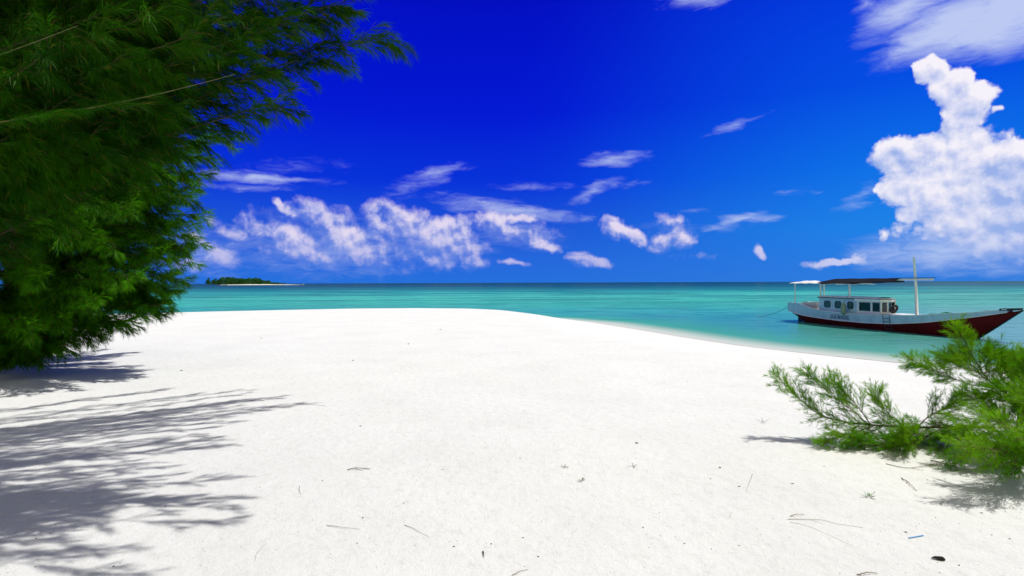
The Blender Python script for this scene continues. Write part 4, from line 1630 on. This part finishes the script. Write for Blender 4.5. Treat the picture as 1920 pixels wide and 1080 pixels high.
# blue straw, black driftwood, green sprig
p0, p1 = ground(1704, 1010), ground(1731, 1005)
m = MB()
m.tube([(0, 0, .004), tuple(np.array(p1) - np.array(p0) + np.array([0, 0, .004]))], .0035, 8)
o = m.build("drinking_straw", blues)
o.location = tuple(p0)
tag(o, "thin blue plastic straw lying on the sand at lower right", "straw")
p0 = ground(1760, 1050)
m = MB()
m.tube([(-.035, .012, .006), (-.018, .008, .012), (0, .0, .012), (.018, -.006, .012), (.03, -.010, .006)], [.003, .008, .011, .012, .006], 7)
o = m.build("driftwood_chip", char)
o.location = tuple(p0)
tag(o, "black chip of driftwood alone on the sand at the bottom right", "driftwood")


def sprout(x, y, n, ln, label, seed, mat):
    rg = np.random.default_rng(seed)
    p = ground(x, y)
    root = tag(empty("sand_sprig", tuple(p)), label, "sprig")
    lf = MB()
    st = MB()
    for k in range(n):
        a = rg.uniform(0, 2 * pi)
        L = ln * rg.uniform(.6, 1.2)
        tip = np.array([cos(a) * L, sin(a) * L * .8, L * rg.uniform(.15, .6)])
        st.tube([(0, 0, -.004), tuple(tip)], .0012, 4, .0005)
        for j in range(5):
            q_ = tip * (0.3 + .17 * j)
            b = a + rg.uniform(-1, 1)
            d = np.array([cos(b), sin(b), rg.uniform(.1, .8)]) * ln * .35
            w = np.array([-sin(b), cos(b), 0]) * .0028
            lf.add([q_ - w * .3, q_ + d * .5 + w, q_ + d, q_ + d * .5 - w], [(0, 1, 2, 3)])
    st.build("stem", dead, root)
    lf.build("leaf", mat, root)["kind"] = "stuff"


sprout(1630, 932, 9, .050, "small green sprig on the sand in front of the shrub", 1, sprig)
sprout(1060, 876, 7, .035, "dry pinkish sprig lying left of the lone pebble", 2, dead)
sprout(1092, 902, 7, .035, "dry starry sprig on open sand below centre", 3, dead)
sprout(1186, 875, 6, .038, "dry reddish sprig below the dark round pebble right of centre", 4, dead)
sprout(1430, 792, 6, .060, "low dry tuft on the sand left of the shrub's branch", 5, dead)
sprout(1508, 732, 4, .03, "tiny brown sprig standing behind the shrub's outer twigs", 6, dead)

# pebbles and crumbs of leaf litter
pv, pf = [], []
bmesh_n = 7
pm_ = []
for v in range(4):
    m = MB()
    rg = np.random.default_rng(50 + v)
    rows = [(.55, 0), (1.0, .35), (.85, .8), (.35, 1.05)]
    vs = []
    for (r_, z_) in rows:
        for i in range(9):
            a = 2 * pi * i / 9
            k = 1 + rg.uniform(-.22, .22)
            vs.append((r_ * k * cos(a) * 1.0, r_ * k * sin(a) * (.6 + .1 * v), z_ * .55))
    m.add(vs, [(j * 9 + i, j * 9 + (i + 1) % 9, (j + 1) * 9 + (i + 1) % 9, (j + 1) * 9 + i) for j in range(3) for i in range(9)] + [tuple(range(9))[::-1], tuple(27 + i for i in range(9))])
    me = bpy.data.meshes.new("pebble")
    me.from_pydata(m.v, [], m.f)
    me.materials.append((pebm, char, dead, pebm)[v])
    pm_.append(me)


def pebble(x, y, r, label, group=None, v=None):
    p = ground(x, y)
    o = bpy.data.objects.new("pebble", pm_[RD.integers(0, 4) if v is None else v])
    col.objects.link(o)
    o.location = (p[0], p[1], p[2] - r * .1)
    o.rotation_euler = (RD.uniform(-.2, .2), RD.uniform(-.2, .2), RD.uniform(0, 6.28))
    o.scale = (r, r, r * RD.uniform(.6, 1))
    return tag(o, label, "pebble", group)


NAMED = [(340, 695, .030, 1, "dark pebble on the sunlit sand right of the far tree's shade"), (766, 645, .034, 1, "dark elongated pebble on the far sand near the middle"), (826, 618, .035, 1, "small dark pebble nearest the far shore, right of the middle"),
         (676, 799, .014, 1, "black pebble left of centre on open sand"), (1194, 831, .018, 1, "round black pebble alone right of centre"), (662, 676, .028, 0, "yellowish brown crumb on the far sand left of the middle"),
         (975, 859, .010, 1, "tiny dark pebble right below centre"), (851, 1025, .010, 0, "reddish brown pebble at the bottom left of centre"), (921, 1020, .008, 1, "small dark pebble right of the splinter at the bottom"),
         (1009, 1044, .008, 1, "small black pebble at the bottom centre right"), (1206, 989, .010, 0, "grey brown pebble on the lower sand right of centre"), (1350, 877, .013, 1, "dark pebble left of the shrub's front shade"),
         (1332, 898, .010, 0, "flat brown pebble below the dark one left of the shrub's shade"), (1698, 998, .010, 1, "dark pebble just above the blue straw"), (1840, 962, .010, 1, "dark pebble at the edge of the shrub's shade"),
         (1386, 912, .012, 1, "dark crumb beside the upright looking twig"), (1486, 907, .012, 2, "brown crumb at the tip of the shrub's shade"), (680, 971, .010, 1, "dark pebble above the straight pale twig"), (1798, 1060, .009, 0, "brown pebble right of the black driftwood chip"), (490, 634, .035, 1, "dark speck on the far sand left of the middle")]
for (x, y, r, v, lab) in NAMED:
    pebble(x, y, r, lab, None, v)
cnt = 0
while cnt < 270:
    y = 600 + 480 * RD.uniform(0, 1) ** .7
    x = RD.uniform(0, 1920)
    if y < 700 and x > 1150 + (y - 600) * 3:
        continue
    if x > 1560 and y < 880:
        continue
    p = ground(x, y)
    if float(sandz(p[0], p[1])) < -.5:
        continue
    dist = p[1]
    r = RD.uniform(.0022, .0046) * (1 if RD.uniform() < .85 else 1.7) * (1 + max(0, dist - 4) * .10)
    where = ("lying in the tree shade on the left sand" if x < 430 else "lying on the sand below the shrub" if x > 1500 else "lying on the open middle sand")
    pebble(x, y, r, "tiny brown crumb " + where, "crumbs " + where)
    cnt += 1
